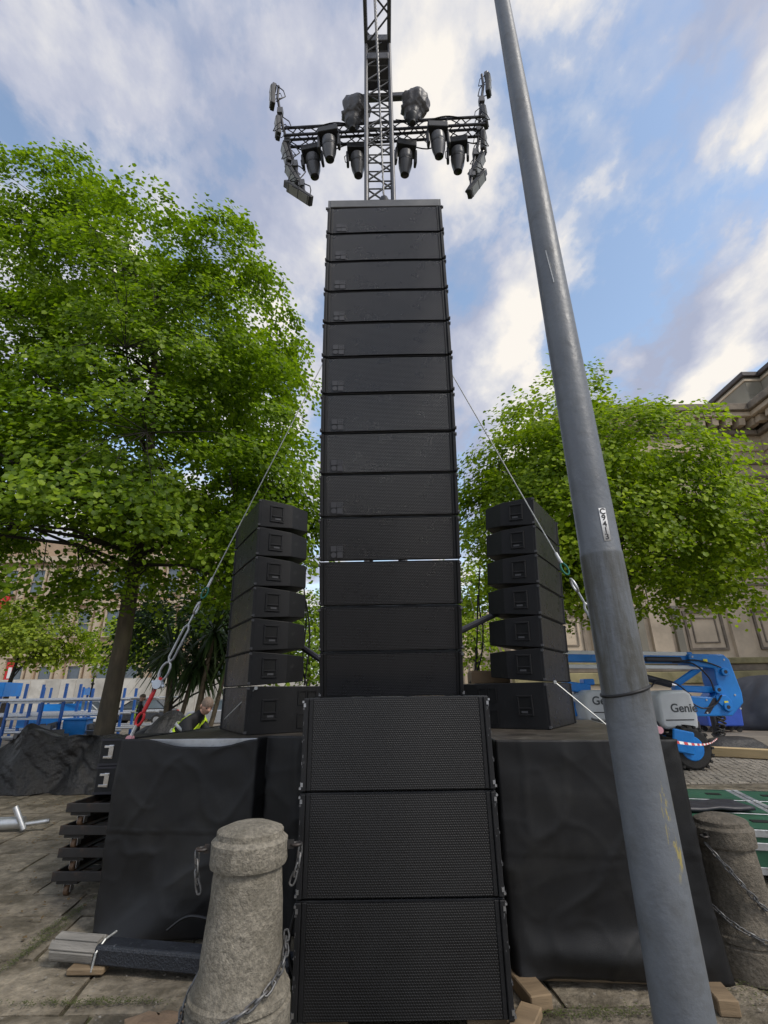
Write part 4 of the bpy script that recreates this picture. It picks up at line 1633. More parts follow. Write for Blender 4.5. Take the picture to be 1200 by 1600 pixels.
b.build('lid', 'ply_box', o)
tag(o, 'small plywood box lying on the right deep subwoofer', 'box')

# ---- stage decks with black skirts


def deck(label, q):
    t = thing('stage_deck', label, 'stage deck', (0, 0, 0))
    b = MB()
    b.hexa([V((x, y_, DZ - .03)) for x, y_ in q] + [V((x, y_, DZ)) for x, y_ in q])
    b.build('top', 'deck_ply', t)
    b = MB()
    for k in range(4):
        a, c = V((*q[k], 0)), V((*q[(k + 1) % 4], 0))
        d = (c - a)
        l_ = d.length
        d.normalize()
        nrm = V((d.y, -d.x, 0))
        m_ = Matrix.Rotation(math.atan2(d.y, d.x), 3, 'Z')
        b.box((a + c) / 2 + nrm * .012 + V((0, 0, DZ - .058)), (l_ - .005, .04, .11), m_)
    b.build('edge_frame', 'alu', t, bevel=.004)
    for x, y_ in q:
        c = (sum(a for a, _ in q) / 4, sum(d for _, d in q) / 4)
        p = V((x, y_, 0)).lerp(V((*c, 0)), .07)
        b = MB()
        b.cyl((p.x, p.y, 0), (p.x, p.y, DZ - .1), .03, n=8)
        b.build('leg', 'alu', t, smooth=40)
    return t


deck('left stage deck of dark wet plywood with a silver front edge', [(-2.16, 4.56), (-.66, 4.48), (-.30, 6.9), (-1.85, 6.7)])
deck('right stage deck of dusty plywood carrying the right side stack', [(.80, 3.80), (1.93, 3.68), (2.45, 6.35), (.95, 6.6)])


def skirt(name, label, path, ztop, fold, nz_=26, seed=0, hem=.02, sag=None, puddle=None):
    """hung black cloth along a path on plan: soft folds, pull lines towards the corners, one pressed crease"""
    P = [V((x, y_, 0)) for x, y_ in path]
    seg_ = [(P[i + 1] - P[i]).length for i in range(len(P) - 1)]
    L = sum(seg_)
    nu = int(L / .022)

    def at(s_):
        for i, l_ in enumerate(seg_):
            if s_ <= l_ or i == len(seg_) - 1:
                d = (P[i + 1] - P[i]).normalized()
                return P[i] + d * min(s_, l_), V((d.y, -d.x, 0)), i, s_ / l_
            s_ -= l_

    def fn(u, v_):
        s_ = u * L
        p, n_, i, f = at(s_)
        # round the corners a little
        p2, n2, _, _ = at(min(L, s_ + .03))
        n_ = (n_ + n2).normalized()
        zt = ztop - (sag(i, f) if sag else 0)
        z = hem + (zt - hem) * v_
        amp = fold[i] if i < len(fold) else .02
        d = amp * math.sin(s_ * 17 + 1.3 * math.sin(s_ * 5 + seed)) * (.35 + .65 * (1 - v_))
        d += .030 * nz3(s_ * 1.1 + seed, z * 1.0, seed) + .006 * nz3(s_ * 4 + z * 3, z * 4 - s_ * 2, seed + 3)
        for (fa, fb, am, pw, sd) in ((1.6, 3.2, .013, 7, 7), (-2.4, 4.0, .006, 8, 12), (.9, 8., .002, 5, 21)):
            rg_ = 1 - abs(nz3(s_ * fa + z * fb * .35 + sd, z * fb * .55 - s_ * fa * 1.3, seed + sd)) * 2.2
            if rg_ > 0:
                d += am * rg_ ** pw * (.5 + .8 * abs(nz3(s_ * .9, z * .9, sd + 3)))
        d += .007 * math.exp(-((z - .675) / .005) ** 2) - .003 * (z < .675)
        if puddle:
            d += puddle(i, f, z)
        return p + n_ * d + V((0, 0, z))
    b = MB()
    b.grid(fn, nu, 78)
    o = b.build(name, 'cloth_black', smooth=180, solid=.004)
    return tag(o, label, 'stage skirt', 'black skirts round the decks')


skirt('stage_skirt', 'black cloth skirt hanging round the left deck, sagging below its silver edge', [(-1.86, 6.8), (-2.24, 4.47), (-1.05, 4.30), (-1.0, 4.42), (-.74, 4.33), (-.30, 4.36)], 1.335, [.01, .006, .02, .03, .02], seed=2,
      sag=lambda i, f: -.004 + (.062 * math.exp(-((f - .58) / .30) ** 4) if i == 1 else (-.012 if i > 1 else 0)),
      puddle=lambda i, f, z: .16 * math.exp(-z / .22) * math.exp(-((f - .30 - z * .8) / .22) ** 2) if i == 1 else 0)
skirt('stage_skirt', 'black cloth skirt hanging round the right deck behind the lamp column', [(.40, 4.32), (.74, 4.22), (.76, 3.73), (1.96, 3.59), (2.50, 6.4)], 1.352, [.02, .03, .004, .006], seed=6,
      hem=.05, puddle=lambda i, f, z: (.10 * math.exp(-z / .16) * math.exp(-((f - .02) / .12) ** 2) + .05 * math.exp(-((z - .16) / .09) ** 2) * math.sin(f * 3.1)) if i == 2 else (.05 * math.exp(-z / .2) if i == 3 and f < .1 else 0))
for lab, x, y_, rz, sx, sy, sz in (('wood block on the flags right of the bottom subwoofer', .81, 3.62, 12, .13, .30, .075), ('thin wood offcut on the flags right of the bottom subwoofer', .72, 3.36, -30, .12, .22, .05),
                                   ('wood block poking out under the right deck beside the lamp column', 1.86, 3.55, -8, .11, .30, .075), ('long wood block under the right deck skirt', 1.25, 3.80, -5, .9, .10, .045)):
    b = MB()
    b.box((0, 0, sz / 2), (sx, sy, sz))
    o = b.build('wood_block', 'timber_block', loc=(x, y_, .002), bevel=.006)
    o.rotation_euler = (0, 0, R(rz))
    tag(o, lab, 'wood block')

# ---- tower, cantilever arm, chain hoist
tw = thing('lighting_tower', 'tall grey lattice tower with a cantilever arm rising behind the speaker column', 'tower', (.01, 4.75, 0))
H = 11.45
hw = .185
for sx in (-1, 1):
    for sy in (-1, 1):
        b = MB()
        b.cyl((sx * hw, sy * hw, .1), (sx * hw, sy * hw, H), .029, n=10)
        b.build('chord', 'truss_alu', tw, smooth=40)
b = MB()
z = 4.9
up_ = True
while z < H - .2:
    for (ax, ay_, bx_, by_) in ((-1, -1, 1, -1), (1, 1, -1, 1), (-1, 1, -1, -1), (1, -1, 1, 1)):
        b.cyl((ax * hw, ay_ * hw, z), (bx_ * hw, by_ * hw, z + .36), .013, n=6, caps=False)
        b.cyl((ax * hw, ay_ * hw, z + .37), (bx_ * hw, by_ * hw, z + .37), .011, n=6, caps=False)
    z += .37
b.build('lacing', 'truss_alu', tw, smooth=60, kind='stuff')
for k, (z, hh) in enumerate(((H - .42, .16), (H + .06, .16))):
    b = MB()
    b.box((0, 0, z), (.34, .44, hh))
    b.build('head_plate', 'truss_alu', tw, bevel=.01)
# arm over the array
for sx in (-1, 1):
    for sz in (0, 1):
        b = MB()
        b.cyl((sx * hw, hw, H - .05 + sz * .37), (sx * hw, -2.35, H - .05 + sz * .37), .029, n=10)
        b.build('arm_chord', 'truss_alu', tw, smooth=40)
b = MB()
y_ = hw
k = 0
while y_ > -2.2:
    for z in (H - .05, H + .32):
        b.cyl(((-1) ** k * hw, y_, z), ((-1) ** (k + 1) * hw, y_ - .36, z), .014, n=6, caps=False)
    for sx in (-1, 1):
        b.cyl((sx * hw, y_, H - .05 + .37 * (k % 2)), (sx * hw, y_ - .36, H - .05 + .37 * ((k + 1) % 2)), .013, n=6, caps=False)
    y_ -= .36
    k += 1
b.build('arm_lacing', 'truss_alu', tw, smooth=60, kind='stuff')
b = MB()
b.box((0, 0, .06), (.7, .7, .12))
b.build('base', 'truss_alu', tw)
for lab, p0_, p1_ in ((None, (.15, .1, 3.0), (1.25, 1.1, .3)), (None, (.16, .45, 2.0), (1.2, .47, 2.46)), (None, (-.16, .3, 1.66), (-1.0, .63, 2.2)), (None, (-.15, .1, 3.0), (-1.2, 1.2, .3))):
    b = MB()
    b.tube([p0_, p1_], .032, 8)
    b.build('brace', 'truss_black', tw, smooth=40)
o = thing('chain_hoist', 'steel chain with a black chain bag holding the bumper of the speaker column', 'chain hoist', (0, 3.3, 0))
b = MB()
x0, x1 = -.035, .045
n = 150
zt, zb = 11.38, 5.98
pts, rad = [], []
for k in range(n + 1):
    f = k / n
    pts.append((x0 + (x1 - x0) * f + CX - .055, -.02 + .0 * f, zt + (zb - zt) * f))
    rad.append(.012 if k % 2 else .006)
b.tube(pts, rad, 6)
b.build('chain', 'chain_steel', o, kind='stuff')
b = MB()
b.tube([(-.06, .1, zt), (.05, .06, 6.1)], .008, 5)
b.build('slack_chain', 'cable_black', o)
b = MB()
b.lathe([(.03, .30), (.05, .24), (.055, .05), (.05, 0), (.02, -.12)], 10, (.045 + CX - .055, -.06, 5.80), wob=.008)
b.build('chain_bag', 'cable_black', o, smooth=50)

# ---- lighting truss with moving heads
TY, TZ = 5.15, 10.22
tr = thing('lighting_truss', 'dark horizontal lighting truss crossing behind the tower', 'truss', (.09, TY, TZ), R(-2.2))
tw_ = .09
for sy in (-1, 1):
    for sz in (-1, 1):
        b = MB()
        b.cyl((-1.62, sy * tw_, sz * tw_), (1.62, sy * tw_, sz * tw_), .022, n=8)
        b.build('chord', 'truss_black', tr, smooth=40)
b = MB()
x = -1.6
k = 0
while x < 1.55:
    for s_ in (-1, 1):
        b.cyl((x, s_ * tw_, tw_ * (-1) ** k), (x + .19, s_ * tw_, -tw_ * (-1) ** k), .009, n=5, caps=False)
        b.cyl((x, tw_ * (-1) ** k, s_ * tw_), (x + .19, -tw_ * (-1) ** k, s_ * tw_), .009, n=5, caps=False)
    x += .19
    k += 1
b.build('lacing', 'truss_black', tr, smooth=60, kind='stuff')
for k, pts in enumerate(([(-1.6, -.1, .12), (-1.2, -.13, -.02), (-.8, -.11, .12), (-.4, -.13, .0), (-.1, -.1, .12)], [(.2, -.1, .12), (.6, -.14, -.03), (1.0, -.11, .12), (1.35, -.13, .0), (1.6, -.1, .12)],
                        [(-1.5, .1, -.08), (-1.05, .13, -.24), (-.6, .1, -.1), (-.35, .12, -.22), (-.15, .1, -.1)], [(.25, .1, -.1), (.7, .13, -.26), (1.1, .1, -.1), (1.5, .12, -.2), (1.6, .1, .2)])):
    b = MB()
    b.tube(smooth_path(pts), .011, 6)
    b.build('cable', 'cable_black', tr, smooth=60)
bar = thing('support_bar', 'short dark bar above the truss holding the two wrapped lights', 'bar', (.05, 5.02, 10.87), R(-2))
b = MB()
b.box((0, 0, 0), (1.16, .09, .10))
b.build('beam', 'truss_alu', bar, bevel=.01)
for x in (-.44, .47):
    b = MB()
    b.cyl((x, 0, -.16), (x, 0, -.05), .02, n=8)
    b.build('hook', 'truss_black', bar)


def moving_head(label):
    t = thing('moving_head', label, 'stage light', (0, 0, 0), 0, 'moving head lights under the truss')
    t.scale = (.86, .86, .84)
    b = MB()
    b.box((0, 0, -.09), (.37, .27, .15))
    b.box((0, 0, -.015), (.30, .22, .03))
    b.build('base', 'fixture_black', t, bevel=.02, seg=2)
    for s_ in (-1, 1):
        b = MB()
        b.box((s_ * .185, 0, -.33), (.05, .13, .34), td=(0, 0))
        b.build('yoke_arm', 'fixture_black', t, bevel=.02, seg=2)
    b = MB()
    b.lathe([(.09, 0), (.128, -.03), (.135, -.14), (.132, -.20), (.125, -.21), (.125, -.225), (.132, -.235), (.12, -.34), (.085, -.47), (.082, -.50)], 20)
    hd = b.build('head', 'fixture_grey', t, smooth=35, loc=(0, -.0, -.20))
    b = MB()
    b.lathe([(.076, -.497), (.07, -.507), (.04, -.512)], 16)
    b.build('lens', 'lens', hd, smooth=40)
    b = MB()
    b.lathe([(.134, -.205), (.1345, -.23)], 20)
    b.build('band', 'fixture_black', hd)
    hd.rotation_euler = (R(8), 0, 0)
    for s_ in (-1, 1):
        b = MB()
        b.tube([(s_ * .12, -.02, .0), (s_ * .12, -.02, .14)], .018, 6)
        b.build('clamp', 'truss_black', t)
    b = MB()
    b.tube([(s_ * .0 - .16, .05, -.06), (-.24, .06, -.14), (-.23, .06, -.3), (-.19, .05, -.36)], .008, 5)
    b.build('cable', 'cable_black', t)
    return t


mh = moving_head('x')
for i, (x, y_, z, tilt, lab) in enumerate(((-1.10, 5.30, 10.05, 6, 'leftmost moving head light under the truss'), (-.79, 5.06, 10.08, 2, 'second moving head from the left, hung higher on the front of the truss'), (-.36, 5.30, 10.06, 3, 'moving head just left of the tower, partly behind its chord'),
                                          (.45, 5.26, 10.07, -2, 'moving head just right of the tower'), (.93, 5.02, 10.09, 2, 'second moving head from the right, hung higher on the front of the truss'), (1.30, 5.24, 10.10, -4, 'rightmost moving head light under the truss'))):
    o = mh if i == 0 else copy_tree(mh)
    o['label'] = lab
    o.location = (x, y_, z)
    o.rotation_euler = (R(rng.uniform(-4, 4)), R(-tilt), R(rng.uniform(-12, 12)))


def wrapped_light(label, loc, s_):
    t = thing('wrapped_light', label, 'stage light', loc, 0, 'wrapped lights on the bar')
    t.scale = (.80, .85, .78)

    def fn(u, v_):
        a = 2 * math.pi * u
        prof = [(.02, .0), (.21, -.02), (.285, -.07), (.30, -.20), (.285, -.36), (.235, -.45), (.19, -.49), (.165, -.62), (.12, -.66), (.01, -.66)]
        f = v_ * (len(prof) - 1)
        i = min(int(f), len(prof) - 2)
        g_ = f - i
        r_ = prof[i][0] * (1 - g_) + prof[i + 1][0] * g_
        z = prof[i][1] * (1 - g_) + prof[i + 1][1] * g_
        r_ *= 1 + .20 * nz3(math.cos(a) * 1.5 + s_ * 5, math.sin(a) * 1.5, z * 4) + .05 * math.sin(a * 9 + s_) * (z < -.1) + .10 * nz3(math.cos(a) * 5, math.sin(a) * 5, z * 3 + s_)
        ex = 1.0 + .12 * math.cos(a) * s_ if z > -.4 else 1
        return (r_ * math.cos(a) * ex * .92 + (.05 * s_ if z > -.4 else 0), r_ * math.sin(a) * .75, z)
    b = MB()
    b.grid(fn, 40, 30)
    b.build('rain_cover', 'rain_cover', t, smooth=180)
    b = MB()
    b.lathe([(.12, 0), (.12, -.10), (.07, -.16), (.06, -.22)], 14, (0, 0, -.60))
    b.build('lens_barrel', 'fixture_black', t, smooth=40)
    return t


wrapped_light('stage light wrapped in a crumpled grey rain cover, left of the tower', (-.41, 5.02, 10.72), 1)
wrapped_light('stage light wrapped in a crumpled grey rain cover, right of the tower', (.55, 4.98, 10.78), 1)

# ---- curved strings of flat panel lights at both truss ends


def panel_light():
    t = thing('panel_light', 'x', 'panel light', (0, 0, 0), 0, 'flat panel lights in curved strings')
    b = MB()
    b.box((0, 0, 0), (.07, .145, .50))
    b.build('housing', 'fixture_black', t, bevel=.012, seg=2)
    b = MB()
    b.box((-.040, 0, 0), (.008, .118, .44))
    b.build('face', 'led_face', t)
    for z in (-.20, 0, .20):
        b = MB()
        b.box((-.0445, 0, z), (.004, .126, .012))
        b.build('face_rib', 'fixture_black', t)
    b = MB()
    b.box((.03, 0, .29), (.07, .10, .12))
    b.build('bracket', 'fixture_grey', t, bevel=.01)
    b = MB()
    b.tube([(.05, -.06, .27), (.17, -.08, .16), (.20, -.09, 0), (.12, -.08, -.1), (.05, -.05, -.16)], .009, 5)
    b.tube([(.05, .06, .2), (.14, .02, .24), (.17, 0, .1), (.05, .02, .02)], .007, 5)
    b.build('cable', 'cable_black', t, smooth=60)
    return t


pp = panel_light()
fst = True
for side, pts in (('left', ((-1.80, 11.23, 4, 0), (-1.66, 10.45, 6, 4), (-1.48, 9.76, 14, 4), (-1.345, 9.22, 24, 4), (-1.20, 8.74, 48, 0))),
                  ('right', ((1.91, 11.47, 5, 0), (1.78, 10.65, 2, 4), (1.70, 9.99, 6, 4), (1.565, 9.40, 22, 4), (1.48, 8.88, 32, 0)))):
    ld = thing('light_ladder', 'curved dark bar carrying the %s string of panel lights' % side, 'light bar', (0, 5.2, 0))
    sg = -1 if side == 'left' else 1
    b = MB()
    cv = [(x + sg * -.085, .0 - .10 * (i - 1) ** 2 * .12, z) for i, (x, z, _, _) in enumerate(pts)]
    b.tube([(cv[0][0], cv[0][1], cv[0][2] + .3)] + cv + [(cv[-1][0] - sg * .08, cv[-1][1], cv[-1][2] - .15)], .022, 8)
    b.build('bar', 'truss_black', ld, smooth=60)
    for i in range(4):
        b = MB()
        m_ = (V(cv[i]) + V(cv[i + 1])) / 2
        b.box(m_, (.09, .09, .13))
        b.build('clamp', 'fixture_grey', ld)
    b = MB()
    for i in range(3):
        a = V(cv[i + 1])
        pt = [a + V((sg * (.02 + .10 * math.sin(k * .8)), -.1 - .01 * k, -.1 - .05 * k + .08 * math.cos(k * 1.4))) for k in range(9)]
        b.tube(pt, .007, 5)
    b.build('cable_loops', 'cable_black', ld, smooth=60)
    for i, (x, z, an, tilt) in enumerate(pts):
        o = pp if fst else copy_tree(pp)
        fst = False
        o['label'] = {0: 'topmost panel light of the %s curved string', 4: 'lowest, most tilted panel light of the %s curved string'}.get(i, ORD[i] + ' panel light from the top of the %s curved string') % side
        o.location = (x, 5.2 - .10 * (i - 1) ** 2 * .12, z)
        m_ = Matrix.Rotation(R(an if side == 'right' else -an), 3, 'Y') @ Matrix.Rotation(R(-tilt), 3, 'X') @ Matrix.Rotation(R(24 if side == 'left' else 156), 3, 'Z')
        o.rotation_euler = m_.to_euler()

# ---- guy wires


def guy(label, top, end, f0, col, fd):
    """wire rope from the tower, then shackle, turnbuckle, dial and chain down to the deck corner"""
    t = thing('guy_wire', label, 'guy wire', (0, 0, 0))
    top, end = V(top), V(end)

    def at(f):
        return top.lerp(end, f)
    d = (end - top).normalized()
    u = d.cross(V((0, 1, 0))).normalized()
    b = MB()
    b.tube([top, at(f0)], .0055, 6)
    b.build('rope', 'wire_rope', t)
    L = (end - top).length
    s = 1 / L
    p = f0
    b = MB()
    b.tube([at(p - .10 * s), at(p)], .014, 8)
    b.build('ferrule', 'galv', t, smooth=40)
    b = MB()
    lp = [at(p) + d * .055 + (d * math.cos(a) * .055 + u * math.sin(a) * .026) for a in [k * .524 for k in range(12)]]
    b.tube(lp, .008, 6, closed=True)
    b.build('shackle', col, t, smooth=60)
    p += .15 * s
    b = MB()
    lp = [at(p) + d * .06 + (d * math.cos(a) * .06 + V((0, 1, 0)) * math.sin(a) * .03) for a in [k * .524 for k in range(12)]]
    b.tube(lp, .010, 6, closed=True)
    b.tube([at(p + .10 * s), at(p + .24 * s)], .009, 6)
    b.build('eye_bolt', 'galv', t, smooth=60)
    p += .22 * s
    b = MB()
    for sg in (-1, 1):
        b.tube([at(p), at(p + .04 * s) + u * sg * .022, at(p + .32 * s) + u * sg * .022, at(p + .36 * s)], .011, 6)
    b.build('turnbuckle', 'galv', t, smooth=60)
    p += .36 * s
    b = MB()
    lp = [at(p) + d * .085 + (d * math.cos(a) * .085 + u * math.sin(a) * .04) for a in [k * .524 for k in range(12)]]
    b.tube(lp, .011, 6, closed=True)
    b.build('end_link', 'galv', t, smooth=60)
    p += .20 * s
    b = MB()
    c = at(p)
    b.cyl(c - V((0, .03, 0)), c + V((0, .03, 0)), .04, n=16)
    b.cyl(c - u * .06, c + u * .06, .014, n=8)
    b.build('dial', fd, t, smooth=40)
    b = MB()
    b.tube([at(p - .06 * s), at(p - .02 * s)], .018, 6)
    b.build('collar', 'red_paint', t)
    p += .03 * s
    if p < .97:
        b = MB()
        k = 0
        while p < 1 - .42 * s:
            a, c = at(p), at(p + .05 * s)
            w_ = u if k % 2 else V((0, 1, 0))
            b.tube([a + w_ * .012, c + w_ * .012, c - w_ * .012, a - w_ * .012], .006, 5, closed=True)
            p += .045 * s
            k += 1
        b.build('chain', 'truss_black', t, kind='stuff')
        b = MB()
        q = 1 - .42 * s
        b.tube([at(q), at(q + .05 * s), at(q + .20 * s)], [.014, .020, .018], 8)
        b.build('strap', 'red_strap', t, smooth=50)
        b = MB()
        lp = [at(q + .26 * s) + (d * math.cos(a) * .055 + u * math.sin(a) * .028) for a in [k * .524 for k in range(12)]]
        b.tube(lp, .012, 6, closed=True)
        b.build('hook', 'red_strap', t, smooth=60)
        b = MB()
        b.tube([at(q + .31 * s), at(q + .40 * s)], .014, 6)
        b.build('lower_bolt', 'galv', t, smooth=40)
        b = MB()
        c = at(1.)
        b.cyl(c - V((0, .03, 0)), c + V((0, .03, 0)), .024, n=14)
        b.build('pin', 'pink_disc', t, smooth=40)
    return t


gl0, gl1 = V((-.10, 4.62, 6.74)), V((-2.205, 4.52, 1.34))
fL = (gl0.z - 2.64) / (gl0.z - gl1.z)
guy('guy wire with turnbuckle, dial and red strap running to the left deck corner', gl0, gl1, fL, 'green_shackle', 'pale_disc')
gr0, gr1 = V((.12, 4.62, 6.74)), V((1.93, 3.76, 1.40))
fR = (gr0.z - 2.68) / (gr0.z - gr1.z)
guy('guy wire with green shackle running to the right deck corner behind the lamp column', gr0, gr1, fR, 'green_shackle', 'pink_disc')
b = MB()
b.tube([(.10, 4.9, 6.0), (1.9, 9.5, 2.4)], .006, 5)
tag(b.build('stay_wire', 'wire_rope'), 'thin rear stay wire from the tower, seen right of the speaker column', 'stay wire')
for lab, p0_, p1_ in (('pale lashing strap on the left deep subwoofer', (-1.21, 4.735, 1.73), (-1.62, 5.2, 1.45)), ('pale lashing line from the right side stack down to the deck', (1.60, 4.85, 1.745), (2.02, 4.75, 1.34))):
    b = MB()
    b.tube([p0_, p1_], .006, 5)
    b.cyl(V(p0_) - V((0, .012, 0)), V(p0_) + V((0, .012, 0)), .016, n=8)
    tag(b.build('lashing', 'wire_rope'), lab, 'lashing')

# ================================================================== LAMP COLUMN
lp_ = thing('lamp_column', 'tall grey painted steel lamp column leaning across the right side of the view', 'lamp post', (1.045, 2.25, 0))
b = MB()
pr = [(.107, 0), (.105, .3), (.1, 1.2), (.0965, 2.28)]
b.lathe(pr, 48)
b.build('lower_shaft', 'lamp_paint', lp_, smooth=40)
b = MB()
b.lathe([(.0965, 2.28), (.0955, 2.292), (.0935, 2.30), (.0925, 2.5), (.078, 4.4), (.062, 6.6), (.052, 8.2), (.048, 9.0)], 48)
b.build('upper_shaft', 'lamp_paint', lp_, smooth=40)
b = MB()
b.tube([(.055, 0, 9.0), (0, -.0, 9.15)], .04, 8)
b.box((0, .35, 9.12), (.22, .7, .10))
b.build('lantern', 'lamp_paint', lp_, bevel=.03)
b = MB()
b.tube([(.1 * math.cos(a), .1 * math.sin(a), 1.672 + .024 * math.cos(a - .3)) for a in [k * math.pi / 16 for k in range(32)]], .0065, 6, closed=True)
b.build('cable_tie', 'cable_black', lp_, smooth=60)
sa = math.atan2(-2.25, -1.045) + R(25)
b = MB()
for k in range(6):
    a0, a1 = sa + (k / 6 - .5) * .34, sa + ((k + 1) / 6 - .5) * .34
    r_ = .0948
    b.add([(r_ * math.cos(a0), r_ * math.sin(a0), 2.328), (r_ * math.cos(a1), r_ * math.sin(a1), 2.328), (r_ * math.cos(a1), r_ * math.sin(a1), 2.492), (r_ * math.cos(a0), r_ * math.sin(a0), 2.492)], [(0, 1, 2, 3)])
stk = b.build('sticker', 'white_paint', lp_, smooth=60, solid=.0008)
for k, ch in enumerate('C9413'):
    obj('character', text_mesh(ch, .040, 'text_black', 'character', .0006), stk, (.0958 * math.cos(sa), .0958 * math.sin(sa), 2.474 - k * .0318), (R(90), 0, sa + R(90)))
b = MB()
for k in range(9):
    a = math.atan2(-2.25, -1.045) + R(-3 + k * 1.1)
    z = 4.16 - k * .028
    r_ = .0935 - (z - 2.5) * .0076 + .0012
    b.box((r_ * math.cos(a) * .995, r_ * math.sin(a) * .995, z), (.003, .005, .034), Matrix.Rotation(a, 3, 'Z'))
b.build('scratch', 'reflective', lp_, kind='stuff')

# ================================================================== BOLLARDS


def bollard(label, loc, base, m, seed, rz):
    t = thing('stone_bollard', label, 'bollard', loc, rz, 'stone bollards with chains')
    z = base
    b = MB()
    prof = [(.230, 0), (.232, z * .5), (.228, z - .03), (.228, z), (.214, z + .006), (.214, z + .014), (.224, z + .022), (.222, z + .046), (.208, z + .056), (.207, z + .070), (.200, z + .085), (.190, z + .12), (.185, z + .145)]
    for k in range(1, 13):
        f = k / 12
        prof.append((.186 - .026 * f, z + .145 + .375 * f))
    b.lathe(prof, 56, wob=.0055, seed=seed)
    b.build('shaft', m, t, smooth=42)
    b = MB()
    zc = z + .52
    prof = [(.158, zc - .004), (.180, zc), (.184, zc + .012), (.184, zc + .05), (.184, zc + .100), (.180, zc + .104), (.166, zc + .116), (.162, zc + .118), (.161, zc + .142), (.156, zc + .147), (.10, zc + .168), (.05, zc + .172), (.004, zc + .173)]
    b.lathe(prof, 56, wob=.005, seed=seed + 4)
    b.build('cap', m, t, smooth=35)
    for s_ in (-1, 1):
        b = MB()
        b.box((s_ * .195, 0, zc + .07), (.04, .022, .035))
        lp = [(s_ * (.226 + .026 * math.cos(a)), 0 + .022 * math.sin(a), zc + .07) for a in [k * .524 for k in range(12)]]
        b.tube(lp, .007, 6, closed=True)
        b.build('iron_ring', 'rust_black', t, smooth=50)
    return t


b = MB()
lp = []
for k in range(12):
    a = k * math.pi / 6
    x_ = .0185 * (1 if math.cos(a) > 0 else -1) if abs(math.cos(a)) > .5 else 0
    lp.append((x_ + .0125 * math.cos(a), .0125 * math.sin(a), 0))
b.tube(lp, .0047, 6, closed=True)
link_me = b.mesh('link', 'chain_steel', smooth=60)


def chain(name, label, pts, seed=0, pitch=.037):
    pts = [V(p) for p in pts]
    # resample a smooth curve
    d = []
    for i in range(len(pts) - 1):
        p0_, p1_, p2_, p3_ = pts[max(0, i - 1)], pts[i], pts[i + 1], pts[min(len(pts) - 1, i + 2)]
        for k in range(20):
            t_ = k / 20
            d.append(.5 * ((2 * p1_) + (p2_ - p0_) * t_ + (2 * p0_ - 5 * p1_ + 4 * p2_ - p3_) * t_ ** 2 + (3 * p1_ - p0_ - 3 * p2_ + p3_) * t_ ** 3))
    d.append(pts[-1])
    t = thing(name, label, 'chain', d[0])
    acc, last, k = 0, d[0], 0
    for i in range(1, len(d)):
        acc += (d[i] - d[i - 1]).length
        if acc >= pitch:
            acc = 0
            dr = (d[i] - last).normalized()
            mid = (d[i] + last) / 2
            o = obj('link', link_me, t, mid - d[0])
            q = V((1, 0, 0)).rotation_difference(dr)
            o.rotation_mode = 'XYZ'
            o.rotation_euler = (q @ Quaternion((1, 0, 0), R(90) * (k % 2) + R(25 + 20 * math.sin(k * 1.7 + seed)))).to_euler()
            last = d[i]
            k += 1
    return t


BL = V((-.688, 2.80, 0))
BR = V((2.30, 3.88, 0))
bollard('pale stone bollard in front of the left deck, with a chain wrapped round its base', BL, .385, 'stone_bollard', 1, R(8))
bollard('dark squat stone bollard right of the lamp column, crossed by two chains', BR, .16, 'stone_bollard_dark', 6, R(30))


def rnd(c, r_, a, z):
    return (c.x + r_ * math.cos(R(a)), c.y + r_ * math.sin(R(a)), z)


chain('wrapped_chain', 'grey steel chain wrapped slantwise round the base of the left bollard', [rnd(BL, .205, 25, .60), rnd(BL, .206, -10, .545), rnd(BL, .222, -45, .485), rnd(BL, .237, -85, .420), rnd(BL, .243, -120, .372), rnd(BL, .248, -150, .345), rnd(BL, .245, 178, .37), rnd(BL, .236, 160, .44), rnd(BL, .215, 140, .5)])
chain('short_chain', 'short broken chain dangling from the left ring of the pale bollard', [(BL.x - .246, BL.y - .035, .965), (BL.x - .235, BL.y - .04, .87), (BL.x - .205, BL.y - .05, .78)])
chain('short_chain', 'short chain dangling from the right ring of the pale bollard, by the subwoofers', [(BL.x + .246, BL.y + .03, .965), (BL.x + .235, BL.y + .02, .88), (BL.x + .205, BL.y + .02, .80)])
chain('draped_chain', 'upper thin chain draped steeply across the dark right bollard', [rnd(BR, .20, 205, .70), rnd(BR, .20, 235, .58), rnd(BR, .205, 265, .44), rnd(BR, .215, 290, .36), (BR.x + .35, BR.y - .3, .27)])
chain('draped_chain', 'lower chain lying across the base moulding of the dark right bollard', [rnd(BR, .225, 195, .36), rnd(BR, .22, 225, .29), rnd(BR, .225, 250, .25), rnd(BR, .235, 275, .215), (BR.x + .30, BR.y - .28, .19)])

# ================================================================== THINGS ON THE LEFT FLAGS
bm_ = thing('timber_post', 'black painted timber post with a grey fluted end lying in front of the left skirt', 'timber post', (-1.93, 4.02, 0), R(-10.5))
b = MB()
b.prism([(-.075, .045), (-.06, .04), (.06, .04), (.078, .05), (.078, .125), (.062, .145), (-.06, .145), (-.075, .13)], lambda a, c: V((0, a, c)), lambda a, c: V((1.35, a, c)))
b.build('shaft', 'timber_black', bm_, bevel=.006)
b = MB()
for k in range(8):
    a = k * math.pi / 4 + .3
    b.box((-.17, .062 * math.cos(a), .095 + .056 * math.sin(a)), (.33 + .02 * (k % 2), .036, .05), Matrix.Rotation(a, 3, 'X'))
b.cyl((-.33, 0, .095), (.0, 0, .095), .06, n=10)
b.build('fluted_end', 'timber_grey', bm_, bevel=.004)
b = MB()
b.tube([(.02, -.10, .02), (.02, -.082, .11), (.03, -.02, .16), (.05, .06, .175)], .007, 6)
b.build('wire_tie', 'wire_rope', bm_)
b = MB()
